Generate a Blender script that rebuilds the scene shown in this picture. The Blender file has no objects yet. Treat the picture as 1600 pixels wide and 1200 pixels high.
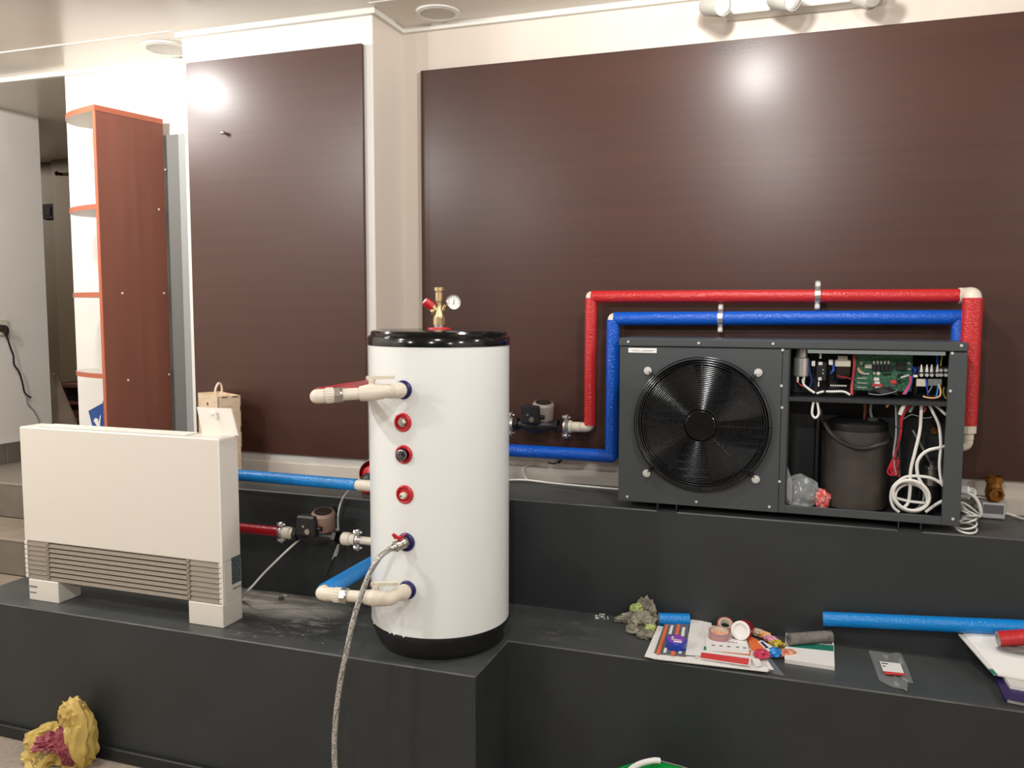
import bpy, bmesh, math, random
from mathutils import Vector, Matrix, noise
random.seed(4)
S = bpy.context.scene
COL = S.collection
V = Vector

# ------------------------------------------------------------------ camera
FPX, PITCH, YAW, ROLL = 1329.1, 0.0873233, 0.33538, 0.002474
_cp, _sp, _cy, _sy = math.cos(PITCH), math.sin(PITCH), math.cos(YAW), math.sin(YAW)
_f = V((-_sy*_cp, _cy*_cp, -_sp)); _r0 = V((_cy, _sy, 0)); _u0 = _r0.cross(_f)
_r = math.cos(ROLL)*_r0 + math.sin(ROLL)*_u0; _u = -math.sin(ROLL)*_r0 + math.cos(ROLL)*_u0
EYE = V((0, 0, 1.5))
cam = bpy.data.cameras.new('camera'); camo = bpy.data.objects.new('camera', cam); COL.objects.link(camo)
cam.sensor_fit = 'HORIZONTAL'; cam.sensor_width = 36.0; cam.lens = FPX/1600*36.0
cam.clip_start = 0.05
camo.matrix_world = Matrix(((_r.x, _u.x, -_f.x, EYE.x), (_r.y, _u.y, -_f.y, EYE.y), (_r.z, _u.z, -_f.z, EYE.z), (0, 0, 0, 1)))
S.camera = camo

def P(px, py, x=None, y=None, z=None):
    """point of the room on the plane x=, y= or z= that lies in direction (px, py) of the surveyed photograph"""
    d = _r*((px-800)/FPX) + _u*((600-py)/FPX) + _f
    if x is not None: t = (x-EYE.x)/d.x
    elif y is not None: t = (y-EYE.y)/d.y
    else: t = (z-EYE.z)/d.z
    return EYE + d*t

# ------------------------------------------------------------------ world, lamps, exposure
S.view_settings.view_transform = 'Standard'; S.view_settings.look = 'None'
S.view_settings.exposure = 0.0; S.view_settings.gamma = 1.0; S.view_settings.use_curve_mapping = False
W = bpy.data.worlds.new('world'); S.world = W; W.use_nodes = True
W.node_tree.nodes['Background'].inputs[0].default_value = (0.9, 0.95, 1, 1)
W.node_tree.nodes['Background'].inputs[1].default_value = 0.05
def lamp(x, y, power, tilt=5.0, z=2.52, r=0.05, col=(1.0, 0.98, 0.95)):
    l = bpy.data.lights.new('bulb_or_fill', 'SPOT'); l.energy = power; l.shadow_soft_size = r; l.color = col
    l.spot_size = math.radians(180); l.spot_blend = 0.02
    o = bpy.data.objects.new('bulb_or_fill', l); COL.objects.link(o); o.location = (x, y, z); o.rotation_euler = (math.radians(tilt), 0, 0)
lamp(-2.72, 2.19, 41); lamp(-0.25, 2.13, 42); lamp(2.3, 2.13, 34)
lamp(-2.72, 0.30, 66); lamp(-0.25, 0.30, 58); lamp(2.3, 0.30, 58)
lamp(-2.6, -1.5, 56); lamp(-0.25, -1.5, 56); lamp(2.3, -1.5, 56)
lamp(-3.4, 1.6, 42); lamp(-3.55, -0.7, 40)  # added fill lamps, no such fittings seen, to lift the left wall
lamp(-6.3, 4.20, 62, 0)                       # added unseen fill to brighten the corridor round the corner

# ------------------------------------------------------------------ materials
def lin(c):
    c = c/255.0
    return c/12.92 if c <= 0.04045 else ((c+0.055)/1.055)**2.4
def L(rgb): return (lin(rgb[0]), lin(rgb[1]), lin(rgb[2]), 1)
def mat(name, rgb, rough=0.5, metal=0.0, spec=0.5, var=None, rgb2=None, bump=None, coat=0.0):
    """var=(scale xyz, low, high): noise mixes rgb and rgb2; bump=(scale, strength)"""
    m = bpy.data.materials.new(name); m.use_nodes = True
    nt = m.node_tree; b = nt.nodes['Principled BSDF']
    b.inputs['Base Color'].default_value = L(rgb); b.inputs['Roughness'].default_value = rough
    b.inputs['Metallic'].default_value = metal; b.inputs['Specular IOR Level'].default_value = spec
    b.inputs['Coat Weight'].default_value = coat; b.inputs['Coat Roughness'].default_value = 0.12
    tc = nt.nodes.new('ShaderNodeTexCoord')
    if var or rgb2:
        sc, lo, hi = var or ((4, 4, 4), 0.35, 0.65)
        mp = nt.nodes.new('ShaderNodeMapping'); mp.inputs['Scale'].default_value = sc
        nz = nt.nodes.new('ShaderNodeTexNoise'); nz.inputs['Scale'].default_value = 1; nz.inputs['Detail'].default_value = 6
        rp = nt.nodes.new('ShaderNodeMapRange'); rp.inputs['From Min'].default_value = lo; rp.inputs['From Max'].default_value = hi
        mx = nt.nodes.new('ShaderNodeMix'); mx.data_type = 'RGBA'
        mx.inputs['A'].default_value = L(rgb); mx.inputs['B'].default_value = L(rgb2 or [c*0.9 for c in rgb])
        nt.links.new(tc.outputs['Object'], mp.inputs['Vector']); nt.links.new(mp.outputs[0], nz.inputs['Vector'])
        nt.links.new(nz.outputs['Fac'], rp.inputs['Value']); nt.links.new(rp.outputs[0], mx.inputs['Factor'])
        nt.links.new(mx.outputs['Result'], b.inputs['Base Color'])
    if bump:
        n2 = nt.nodes.new('ShaderNodeTexNoise'); n2.inputs['Scale'].default_value = bump[0]; n2.inputs['Detail'].default_value = 3
        bp = nt.nodes.new('ShaderNodeBump'); bp.inputs['Strength'].default_value = bump[1]; bp.inputs['Distance'].default_value = 0.004
        nt.links.new(tc.outputs['Object'], n2.inputs['Vector']); nt.links.new(n2.outputs['Fac'], bp.inputs['Height'])
        nt.links.new(bp.outputs[0], b.inputs['Normal'])
    return m
def patch(m, centre, half, rgb, nscale, lo, hi, plane='xy', seed=0.0):
    """a stain / dust / scuff that stays on one place of the surface: soft box mask times noise"""
    nt = m.node_tree; b = nt.nodes['Principled BSDF']
    old = b.inputs['Base Color'].links[0].from_socket if b.inputs['Base Color'].links else None
    tc = nt.nodes.new('ShaderNodeTexCoord'); mp = nt.nodes.new('ShaderNodeMapping')
    mp.inputs['Location'].default_value = [-c/h for c, h in zip(centre, half)]
    mp.inputs['Scale'].default_value = [1/h for h in half]
    ln = nt.nodes.new('ShaderNodeVectorMath'); ln.operation = 'LENGTH'
    nt.links.new(tc.outputs['Object'], mp.inputs['Vector']); nt.links.new(mp.outputs[0], ln.inputs[0])
    fall = nt.nodes.new('ShaderNodeMapRange'); fall.inputs['From Min'].default_value = 1.0; fall.inputs['From Max'].default_value = 0.2
    nt.links.new(ln.outputs['Value'], fall.inputs['Value'])
    m2 = nt.nodes.new('ShaderNodeMapping'); m2.inputs['Scale'].default_value = nscale; m2.inputs['Location'].default_value = (seed, seed*2, 0)
    nz = nt.nodes.new('ShaderNodeTexNoise'); nz.inputs['Scale'].default_value = 1; nz.inputs['Detail'].default_value = 8; nz.inputs['Roughness'].default_value = 0.65
    nt.links.new(tc.outputs['Object'], m2.inputs['Vector']); nt.links.new(m2.outputs[0], nz.inputs['Vector'])
    th = nt.nodes.new('ShaderNodeMapRange'); th.inputs['From Min'].default_value = lo; th.inputs['From Max'].default_value = hi
    nt.links.new(nz.outputs['Fac'], th.inputs['Value'])
    mu = nt.nodes.new('ShaderNodeMath'); mu.operation = 'MULTIPLY'
    nt.links.new(fall.outputs[0], mu.inputs[0]); nt.links.new(th.outputs[0], mu.inputs[1])
    mx = nt.nodes.new('ShaderNodeMix'); mx.data_type = 'RGBA'
    mx.inputs['A'].default_value = b.inputs['Base Color'].default_value; mx.inputs['B'].default_value = L(rgb)
    if old: nt.links.new(old, mx.inputs['A'])
    nt.links.new(mu.outputs[0], mx.inputs['Factor']); nt.links.new(mx.outputs['Result'], b.inputs['Base Color'])
    return m
def film(name, rgb=(200, 205, 205), gloss=0.35, alpha=0.25, rough=0.15):
    """thin clear plastic: part see-through, part milky, part shiny"""
    m = bpy.data.materials.new(name); m.use_nodes = True; nt = m.node_tree
    b = nt.nodes['Principled BSDF']; out = nt.nodes['Material Output']
    b.inputs['Base Color'].default_value = L(rgb); b.inputs['Roughness'].default_value = rough; b.inputs['Specular IOR Level'].default_value = 0.8
    tr = nt.nodes.new('ShaderNodeBsdfTransparent'); mix = nt.nodes.new('ShaderNodeMixShader'); mix.inputs[0].default_value = alpha
    fr = nt.nodes.new('ShaderNodeFresnel'); fr.inputs[0].default_value = 1.45
    ad = nt.nodes.new('ShaderNodeMath'); ad.inputs[1].default_value = alpha
    nt.links.new(fr.outputs[0], ad.inputs[0]); nt.links.new(ad.outputs[0], mix.inputs[0])
    nt.links.new(tr.outputs[0], mix.inputs[1]); nt.links.new(b.outputs[0], mix.inputs[2]); nt.links.new(mix.outputs[0], out.inputs[0])
    return m

# ------------------------------------------------------------------ mesh builder
def basis(d):
    d = V(d).normalized(); a = V((0, 0, 1)) if abs(d.z) < 0.9 else V((1, 0, 0))
    u = d.cross(a).normalized(); return d, u, d.cross(u).normalized()
def spline(pts, k=8, closed=False):
    pts = [V(p) for p in pts]; n = len(pts); out = []
    if n < 3: return pts
    for i in range(n if closed else n-1):
        if closed: a, b, c, d = pts[(i-1) % n], pts[i], pts[(i+1) % n], pts[(i+2) % n]
        else: a, b, c, d = pts[max(i-1, 0)], pts[i], pts[i+1], pts[min(i+2, n-1)]
        for j in range(k):
            t = j/k
            out.append(0.5*((2*b)+(c-a)*t+(2*a-5*b+4*c-d)*t*t+(3*b-a-3*c+d)*t**3))
    if not closed: out.append(pts[-1])
    return out
class MB:
    def __init__(s): s.v = []; s.f = []; s.m = []
    def add(s, vs, fs, mi=0, M=None):
        o = len(s.v)
        s.v += [(M @ V(v)) if M else V(v) for v in vs]
        s.f += [tuple(i+o for i in f) for f in fs]; s.m += [mi]*len(fs); return s
    def box(s, a, b, mi=0, bev=0.0, M=None):
        lo = [min(a[i], b[i]) for i in range(3)]; hi = [max(a[i], b[i]) for i in range(3)]
        if bev <= 0:
            vs = [(x, y, z) for x in (lo[0], hi[0]) for y in (lo[1], hi[1]) for z in (lo[2], hi[2])]
            fs = [(0, 1, 3, 2), (4, 6, 7, 5), (0, 4, 5, 1), (2, 3, 7, 6), (0, 2, 6, 4), (1, 5, 7, 3)]
            return s.add(vs, fs, mi, M)
        bev = min([bev]+[(hi[i]-lo[i])*0.45 for i in range(3)])
        bm = bmesh.new(); bmesh.ops.create_cube(bm, size=1)
        for v in bm.verts: v.co = V([(lo[i]+hi[i])/2+v.co[i]*(hi[i]-lo[i]) for i in range(3)])
        bmesh.ops.bevel(bm, geom=list(bm.edges), offset=bev, segments=1, affect='EDGES')
        bm.verts.index_update()
        s.add([v.co.copy() for v in bm.verts], [[v.index for v in f.verts] for f in bm.faces], mi, M); bm.free(); return s
    def cyl(s, a, b, r0, r1=None, n=20, mi=0, caps=True, M=None):
        r1 = r0 if r1 is None else r1; a = V(a); b = V(b); d, u, w = basis(b-a); vs = []
        for c, r in ((a, r0), (b, r1)):
            for i in range(n):
                t = 2*math.pi*i/n; vs.append(c+u*math.cos(t)*r+w*math.sin(t)*r)
        fs = [(i, (i+1) % n, n+(i+1) % n, n+i) for i in range(n)]
        if caps: fs += [tuple(range(n-1, -1, -1)), tuple(range(n, 2*n))]
        return s.add(vs, fs, mi, M)
    def lathe(s, prof, org, axis=(0, 0, 1), n=32, mi=0, M=None):
        d, u, w = basis(axis); org = V(org); vs = []
        for r, h in prof:
            for i in range(n):
                t = 2*math.pi*i/n; vs.append(org+d*h+(u*math.cos(t)+w*math.sin(t))*max(r, 1e-5))
        fs = []
        for k in range(len(prof)-1):
            for i in range(n): fs.append((k*n+i, k*n+(i+1) % n, (k+1)*n+(i+1) % n, (k+1)*n+i))
        return s.add(vs, fs, mi, M)
    def tube(s, pts, r, n=8, mi=0, k=8, closed=False, smooth=True, caps=True):
        p = spline(pts, k, closed) if smooth else [V(q) for q in pts]; m = len(p); vs = []
        nrm = None
        for i in range(m):
            t = (p[(i+1) % m]-p[i-1]) if closed else (p[min(i+1, m-1)]-p[max(i-1, 0)])
            if t.length < 1e-9: t = V((0, 0, 1))
            t.normalize()
            if nrm is None: nrm = basis(t)[1]
            nrm = (nrm-t*nrm.dot(t)); nrm = nrm.normalized() if nrm.length > 1e-6 else basis(t)[1]
            w = t.cross(nrm); rr = r(i/(m-1)) if callable(r) else r
            for j in range(n):
                a = 2*math.pi*j/n; vs.append(p[i]+(nrm*math.cos(a)+w*math.sin(a))*rr)
        fs = []
        for i in range(m if closed else m-1):
            q = (i+1) % m
            for j in range(n): fs.append((i*n+j, i*n+(j+1) % n, q*n+(j+1) % n, q*n+j))
        if not closed and caps: fs += [tuple(range(n-1, -1, -1)), tuple(range((m-1)*n, m*n))]
        return s.add(vs, fs, mi)
    def torus(s, c, axis, R, r, n=32, k=8, mi=0):
        d, u, w = basis(axis); c = V(c)
        return s.tube([c+(u*math.cos(2*math.pi*i/n)+w*math.sin(2*math.pi*i/n))*R for i in range(n)], r, k, mi, closed=True, smooth=False)
    def prism(s, poly, ext, mi=0, M=None):
        n = len(poly); e = V(ext); vs = [V(p) for p in poly]+[V(p)+e for p in poly]
        fs = [tuple(range(n-1, -1, -1)), tuple(range(n, 2*n))]+[(i, (i+1) % n, n+(i+1) % n, n+i) for i in range(n)]
        return s.add(vs, fs, mi, M)
    def ball(s, c, r, mi=0, n=12, sq=(1, 1, 1)):
        pr = [(math.sin(math.pi*i/n), -math.cos(math.pi*i/n)) for i in range(n+1)]
        o = len(s.v); s.lathe(pr, (0, 0, 0), n=n*2, mi=mi)
        for i in range(o, len(s.v)): s.v[i] = V((s.v[i].x*r*sq[0]+c[0], s.v[i].y*r*sq[1]+c[1], s.v[i].z*r*sq[2]+c[2]))
        return s
    def crumple(s, c, rad, seed=0, amp=0.35, freq=2.2, sub=4, mi=0, floor=None, rot=0.0, tilt=0.0):
        bm = bmesh.new(); bmesh.ops.create_icosphere(bm, subdivisions=sub, radius=1)
        R = Matrix.Rotation(rot, 3, 'Z') @ Matrix.Rotation(tilt, 3, 'Y')
        for v in bm.verts:
            q = v.co.copy(); sd = V((seed*3.1, seed*1.7, seed*0.9))
            a = 1-abs(noise.noise(q*freq+sd))*2.2; b2 = noise.noise(q*freq*2.3+sd); e = 1-abs(noise.noise(q*freq*4+sd))*2
            k = 1+amp*(a*0.6+b2*0.6+e*0.2-0.3)
            w = R @ V((q.x*rad[0]*k, q.y*rad[1]*k, q.z*rad[2]*k)); v.co = w+V(c)
            if floor is not None and v.co.z < floor: v.co.z = floor+0.0004
        bm.verts.index_update()
        s.add([v.co.copy() for v in bm.verts], [[v.index for v in f.verts] for f in bm.faces], mi); bm.free(); return s
    def build(s, name, mats, parent=None, sharp=32, origin=None):
        if not isinstance(mats, (list, tuple)): mats = [mats]
        me = bpy.data.meshes.new(name)
        if parent is not None:
            org = parent.matrix_world.translation.copy() if parent.parent is None else V((0, 0, 0))
            r = parent
            while r.parent: r = r.parent
            org = V(r.location)
        elif origin is not None: org = V(origin)
        else:
            xs = [v.x for v in s.v]; ys = [v.y for v in s.v]
            org = V(((min(xs)+max(xs))/2, (min(ys)+max(ys))/2, min(v.z for v in s.v)))
        me.from_pydata([v-org for v in s.v], [], s.f)
        for m in mats: me.materials.append(m)
        for p, mi in zip(me.polygons, s.m): p.material_index = mi; p.use_smooth = True
        bm = bmesh.new(); bm.from_mesh(me); bmesh.ops.recalc_face_normals(bm, faces=bm.faces); bm.to_mesh(me); bm.free()
        me.set_sharp_from_angle(angle=math.radians(sharp))
        o = bpy.data.objects.new(name, me); COL.objects.link(o)
        if parent is not None: o.parent = parent
        else: o.location = org
        return o
def thing(name, label, cat, loc, group=None):
    o = bpy.data.objects.new(name, None); COL.objects.link(o); o.location = loc; o.empty_display_size = 0.05
    return tag(o, label, cat, group)
def tag(o, label, cat, group=None):
    o['label'] = label; o['category'] = cat
    if group: o['group'] = group
    return o
def struct(mb, name, mats, origin=(0, 0, 0), parent=None):
    o = mb.build(name, mats, parent, origin=origin); 
    if parent is None: o['kind'] = 'structure'
    return o
def text(name, body, size, org, xd, yd, m, parent, lift=0.0004, align='CENTER'):
    cu = bpy.data.curves.new('t', 'FONT'); cu.body = body; cu.size = size; cu.align_x = align; cu.align_y = 'CENTER'
    ob = bpy.data.objects.new('t', cu); COL.objects.link(ob)
    me0 = bpy.data.meshes.new_from_object(ob.evaluated_get(bpy.context.evaluated_depsgraph_get()))
    bpy.data.objects.remove(ob); bpy.data.curves.remove(cu)
    xd = V(xd).normalized(); yd = V(yd); yd = (yd-xd*yd.dot(xd)).normalized(); zd = xd.cross(yd)
    mb = MB(); mb.add([V(org)+xd*v.co.x+yd*v.co.y+zd*lift for v in me0.vertices], [tuple(p.vertices) for p in me0.polygons])
    bpy.data.meshes.remove(me0)
    return mb.build(name, m, parent)
def lerp(a, b, t): return V(a)*(1-t)+V(b)*t

# ------------------------------------------------------------------ palette
m_plat = mat('platform_paint', (46, 50, 51), 0.45, var=((5, 5, 5), 0.35, 0.7), rgb2=(40, 44, 45), bump=(120, 0.08))
m_tread = mat('lit_dusty_tread_paint', (74, 76, 75), 0.42, var=((5, 7, 5), 0.32, 0.7), rgb2=(60, 63, 63), bump=(120, 0.08))  # base lighter than the risers: lamp light painted in, besides real dust
patch(m_tread, (-1.78, 2.46, 0.478), (0.38, 0.16, 0.02), (200, 194, 184), (6, 16, 3), 0.30, 0.50, seed=1)
patch(m_tread, (-1.58, 2.36, 0.478), (0.34, 0.24, 0.02), (150, 148, 144), (11, 30, 3), 0.54, 0.70, seed=5)
patch(m_tread, (-1.62, 2.22, 0.478), (0.16, 0.07, 0.02), (150, 146, 150), (36, 50, 3), 0.55, 0.70, seed=9)
patch(m_tread, (-0.72, 2.55, 0.478), (0.16, 0.16, 0.02), (105, 104, 102), (20, 30, 3), 0.52, 0.72, seed=3)
m_edge = mat('worn_platform_edge', (92, 92, 90), 0.5, var=((9, 9, 9), 0.3, 0.7), rgb2=(52, 55, 56))
m_plinth = mat('plinth_black', (24, 25, 26), 0.5)
m_wall = mat('beige_wallpaper', (212, 202, 190), 0.7, var=((2, 2, 1), 0.3, 0.7), rgb2=(206, 195, 183), bump=(300, 0.05))
m_wallw = mat('white_wall', (226, 223, 217), 0.65, var=((3, 3, 3), 0.3, 0.7), rgb2=(220, 216, 209))
m_corr = mat('corridor_brown_wall', (116, 98, 77), 0.7, var=((3, 3, 3), 0.3, 0.7), rgb2=(106, 88, 69))
m_corrl = mat('corridor_jamb', (128, 110, 84), 0.7)
m_left = mat('left_plaster', (236, 231, 223), 0.7, var=((2, 2, 2), 0.3, 0.7), rgb2=(229, 222, 213), bump=(14, 0.12))
m_ceil = mat('satin_ceiling', (222, 214, 202), 0.24, spec=1.0)
m_trim = mat('white_trim', (226, 224, 217), 0.45)
m_spot = mat('spot_grey_white', (178, 175, 166), 0.45)
m_floor = mat('beige_floor', (160, 147, 134), 0.55, var=((60, 60, 60), 0.3, 0.7), rgb2=(140, 128, 117))
m_tile = mat('grey_stair_tile', (124, 115, 104), 0.5, var=((12, 12, 12), 0.3, 0.7), rgb2=(110, 102, 92))
m_tilet = mat('beige_tread_tile', (160, 147, 131), 0.5, var=((12, 12, 12), 0.3, 0.7), rgb2=(146, 134, 118))
m_grout = mat('grout', (150, 140, 128), 0.8)
m_wenge = mat('wenge_laminate', (71, 42, 32), 0.36, var=((1.0, 1, 48), 0.30, 0.74), rgb2=(63, 37, 28))
m_wenge_b = mat('wenge_laminate_pier', (72, 42, 32), 0.36, var=((1.0, 1, 48), 0.30, 0.74), rgb2=(64, 37, 28))
m_cherry = mat('cherry_laminate', (126, 72, 55), 0.6, var=((9, 9, 0.9), 0.35, 0.65), rgb2=(112, 62, 47))
m_cherrye = mat('cherry_edge_band', (172, 92, 65), 0.5)
m_melam = mat('pale_melamine', (205, 196, 188), 0.4)
m_fcw = mat('fan_coil_enamel', (221, 215, 204), 0.42)
m_taupe = mat('taupe_louver', (142, 132, 121), 0.4, metal=0.25)
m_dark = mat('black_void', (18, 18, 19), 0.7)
m_white = mat('white_enamel', (230, 233, 231), 0.2)
m_blackg = mat('black_gloss', (14, 15, 15), 0.13)
m_blackp = mat('black_plastic', (25, 25, 26), 0.42)
m_ppr = mat('ppr_plastic', (219, 210, 194), 0.38)
m_nickel = mat('nickel', (190, 185, 176), 0.28, metal=0.9)
m_zinc = mat('zinc_clamp', (205, 205, 203), 0.3, metal=0.9)
m_brass = mat('brass', (206, 182, 138), 0.3, metal=0.8)
m_brassd = mat('cast_brass', (168, 118, 58), 0.36, metal=0.85, var=((60, 60, 60), 0.3, 0.7), rgb2=(140, 96, 44))
m_redp = mat('red_plastic', (190, 30, 42), 0.35)
m_redin = mat('red_film_sleeve', (190, 42, 44), 0.2, bump=(150, 0.7))
m_redind = mat('dark_red_film_sleeve', (158, 18, 34), 0.28, bump=(75, 0.4))
m_bluein = mat('blue_film_sleeve', (8, 86, 194), 0.2, bump=(150, 0.7))
m_bluel = mat('light_blue_film_sleeve', (2, 128, 206), 0.22, bump=(150, 0.6))
m_navy = mat('navy_collar', (26, 22, 96), 0.35)
m_foam = mat('grey_foam', (132, 126, 120), 0.9, var=((60, 60, 60), 0.3, 0.7), rgb2=(104, 99, 94))
m_foaml = mat('pale_foam', (176, 172, 166), 0.9)
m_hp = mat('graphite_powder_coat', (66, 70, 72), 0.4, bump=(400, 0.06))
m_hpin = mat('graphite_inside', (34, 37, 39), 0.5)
m_lip = mat('grey_steel_lip', (140, 150, 151), 0.4, metal=0.2)
m_bolt = mat('shiny_bolt', (222, 222, 219), 0.3, metal=0.35)
m_grille = mat('black_wire', (16, 17, 19), 0.22)
m_blade = mat('fan_blade_black', (22, 23, 25), 0.6)
m_coil = mat('coil_blue_fins', (30, 44, 56), 0.4, metal=0.3, var=((900, 4, 4), 0.4, 0.6), rgb2=(22, 32, 42))
m_comp = mat('compressor_jacket', (62, 54, 48), 0.6, var=((20, 20, 20), 0.3, 0.7), rgb2=(48, 42, 38))
m_alu = mat('aluminium_can', (214, 214, 211), 0.28, metal=0.7)
m_pcb = mat('pcb_green', (30, 92, 66), 0.4, var=((160, 160, 160), 0.42, 0.58), rgb2=(70, 122, 96))
m_chip = mat('chip_black', (22, 23, 24), 0.4)
m_cream = mat('cream_plastic', (214, 208, 190), 0.45)
m_cablew = mat('white_cable', (226, 224, 218), 0.4)
m_cableb = mat('black_cable', (26, 24, 23), 0.45)
m_cabler = mat('red_wire', (176, 32, 48), 0.4)
m_cablebl = mat('blue_wire', (28, 66, 170), 0.4)
m_cablep = mat('pink_wire', (206, 66, 112), 0.4)
m_cabley = mat('yellow_wire', (190, 180, 60), 0.4)
m_cableo = mat('orange_wire', (232, 178, 120), 0.4)
m_cableg = mat('grey_wire', (128, 134, 132), 0.4)
m_ply = mat('plywood', (222, 200, 172), 0.6, var=((14, 14, 60), 0.35, 0.65), rgb2=(206, 182, 152))
m_burn = mat('laser_burn', (70, 48, 32), 0.7)
m_rope = mat('cotton_rope', (228, 208, 190), 0.8, bump=(260, 0.4))
m_plate = mat('rating_plate', (92, 106, 108), 0.8, 0.0, 0.2, var=((160, 160, 160), 0.4, 0.6), rgb2=(62, 72, 74))
m_ink = mat('ink_black', (40, 40, 42), 0.6)
m_inkg = mat('ink_grey', (128, 126, 128), 0.6)
m_paper = mat('paper', (236, 234, 230), 0.6)
m_paper2 = mat('paper_shade', (216, 213, 208), 0.6)
m_gauge = mat('gauge_face', (238, 238, 234), 0.3)
m_film = film('clear_film')
m_bagfilm = film('zip_bag_film', (150, 152, 150), alpha=0.42, rough=0.25)
m_tape = film('clear_tape', (206, 150, 150), alpha=0.6, rough=0.12)
m_blue = mat('royal_blue_bag', (32, 78, 150), 0.45, var=((9, 9, 9), 0.3, 0.7), rgb2=(26, 62, 126))
m_glove = mat('dirty_glove', (160, 154, 136), 0.8, var=((30, 30, 30), 0.35, 0.65), rgb2=(104, 100, 86))
m_gloveg = mat('green_glove_lining', (176, 190, 116), 0.8)
m_yel = mat('yellow_bag_film', (206, 180, 104), 0.34, var=((14, 14, 14), 0.3, 0.7), rgb2=(184, 154, 76))
m_pinkf = mat('pink_bag_film', (166, 78, 92), 0.4, var=((20, 20, 20), 0.3, 0.7), rgb2=(120, 48, 58))
m_green = mat('green_bucket', (0, 158, 62), 0.32)
m_orange = mat('orange_print', (236, 116, 62), 0.5)
m_greyp = mat('grey_print', (104, 100, 102), 0.5)
m_greenp = mat('green_print', (60, 134, 84), 0.5)
m_teal = mat('teal_print', (28, 118, 98), 0.5)
m_redpr = mat('red_print', (214, 66, 66), 0.5)
m_brownpr = mat('terracotta_print', (206, 122, 78), 0.5)
m_navyp = mat('navy_cover', (38, 26, 84), 0.45)
m_bluepr = mat('cyan_print', (20, 140, 205), 0.5)
m_tpurple = mat('purple_label', (132, 70, 176), 0.4)
m_tblue = mat('blue_tape', (24, 62, 168), 0.3)
m_plug = mat('dark_brown_plug', (46, 38, 34), 0.8, 0.0, 0.15)
m_gboard = mat('grey_board', (176, 175, 168), 0.55)
m_gboard2 = mat('grey_alcove_board', (122, 122, 118), 0.6)
m_gboard3 = mat('pale_board_edge', (168, 170, 168), 0.6)
for _m in (m_wenge, m_wenge_b):
    _b = _m.node_tree.nodes['Principled BSDF']
    _b.inputs['Roughness'].default_value = 0.55; _b.inputs['Specular IOR Level'].default_value = 0.22
    _b.inputs['Coat Weight'].default_value = 0.5; _b.inputs['Coat Roughness'].default_value = 0.29

# ================================================================== THE ROOM
ZC, ZL, ZU = 2.575, 0.478, 0.848
WB, WP, WA = 3.06, 2.825, 3.10            # back wall, pier face, alcove wall
struct(MB().box((-7.2, -3.3, -0.1), (3.6, 5.2, 0.0)), 'floor', m_floor)
struct(MB().box((-7.2, -3.3, ZC), (3.6, 5.2, ZC+0.1)), 'ceiling', m_ceil)
struct(MB().box((-1.525, WB, 0), (3.5, WB+0.15, ZC)), 'wall_back', m_wall)
struct(MB().box((-2.36, WP, 0), (-1.523, 3.3, ZC)), 'wall_pier', m_wallw)
struct(MB().box((-1.523, WP+0.001, 0), (-1.520, WB, ZC)), 'wall_pier_side', m_wall)
struct(MB().box((-3.25, WA, 0), (-2.36, WA+0.12, ZC)), 'wall_alcove', m_wallw)
struct(MB().box((-4.35, -3.2, 0), (-4.15, 3.762, ZC)), 'wall_left', m_left)
wc = struct(MB().box((-7.1, 4.9, 0), (-1.5, 5.05, ZC)), 'wall_corridor', m_corr)
a, b = P(90, 400, y=4.86), P(106, 400, y=4.86)
MB().box((a.x, 4.84, 0.6), (b.x+0.25, 4.9, ZC)).build('pilaster', m_corrl, wc)
struct(MB().box((-1.6, 3.21, 0), (-1.5, 4.9, ZC)), 'wall_corridor_end', m_corr)
struct(MB().box((3.4, -3.2, 0), (3.5, WB, ZC)), 'wall_right', m_wall)
struct(MB().box((-4.15, -3.3, 0), (3.5, -3.2, ZC)), 'wall_front', mat('dim_shop_front', (96, 92, 88), 0.6))
# ceiling edge mouldings and the seam of the stretch ceiling
t = 0.02
struct(MB().box((-1.523, WB-0.022, ZC-t), (3.4, WB, ZC)), 'trim_1', m_trim)
struct(MB().box((-2.36-0.018, WP-0.022, ZC-t), (-1.501, WP, ZC)), 'trim_2', m_trim)
struct(MB().box((-1.523, WP, ZC-t), (-1.501, WB-0.022, ZC)), 'trim_3', m_trim)
struct(MB().box((-4.15, WA-0.022, ZC-t), (-2.36, WA, ZC)), 'trim_4', m_trim)
struct(MB().box((-4.15, 2.777, ZC-0.003), (-2.38, 2.783, ZC)).box((-1.5, 2.757, ZC-0.003), (3.4, 2.763, ZC)), 'trim_5', m_trim)

# stepped display platform
def stepped(poly, z0, z1, name, parent=None):
    bm = bmesh.new(); vs = [bm.verts.new((x, y, z0)) for x, y in poly]; f = bm.faces.new(vs)
    r = bmesh.ops.extrude_face_region(bm, geom=[f])
    for g in r['geom']:
        if isinstance(g, bmesh.types.BMVert): g.co.z = z1
    bm.normal_update(); bmesh.ops.recalc_face_normals(bm, faces=bm.faces)
    es = [e for e in bm.edges if all(abs(v.co.z-z1) < 1e-6 for v in e.verts)]
    old = set(bm.faces)
    r = bmesh.ops.bevel(bm, geom=es, offset=0.0035, segments=1, affect='EDGES')
    nf = set(r['faces'])
    bm.verts.index_update(); mb = MB()
    bm.normal_update()
    mb.v = [v.co.copy() for v in bm.verts]
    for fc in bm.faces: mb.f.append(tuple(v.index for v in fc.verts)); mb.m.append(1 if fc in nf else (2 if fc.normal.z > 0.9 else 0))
    bm.free()
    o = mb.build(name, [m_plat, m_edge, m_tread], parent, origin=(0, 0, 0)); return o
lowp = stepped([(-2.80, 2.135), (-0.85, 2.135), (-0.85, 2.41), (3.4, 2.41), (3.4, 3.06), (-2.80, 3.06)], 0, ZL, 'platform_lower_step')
lowp['kind'] = 'structure'; lowp.name = 'platform'
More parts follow.
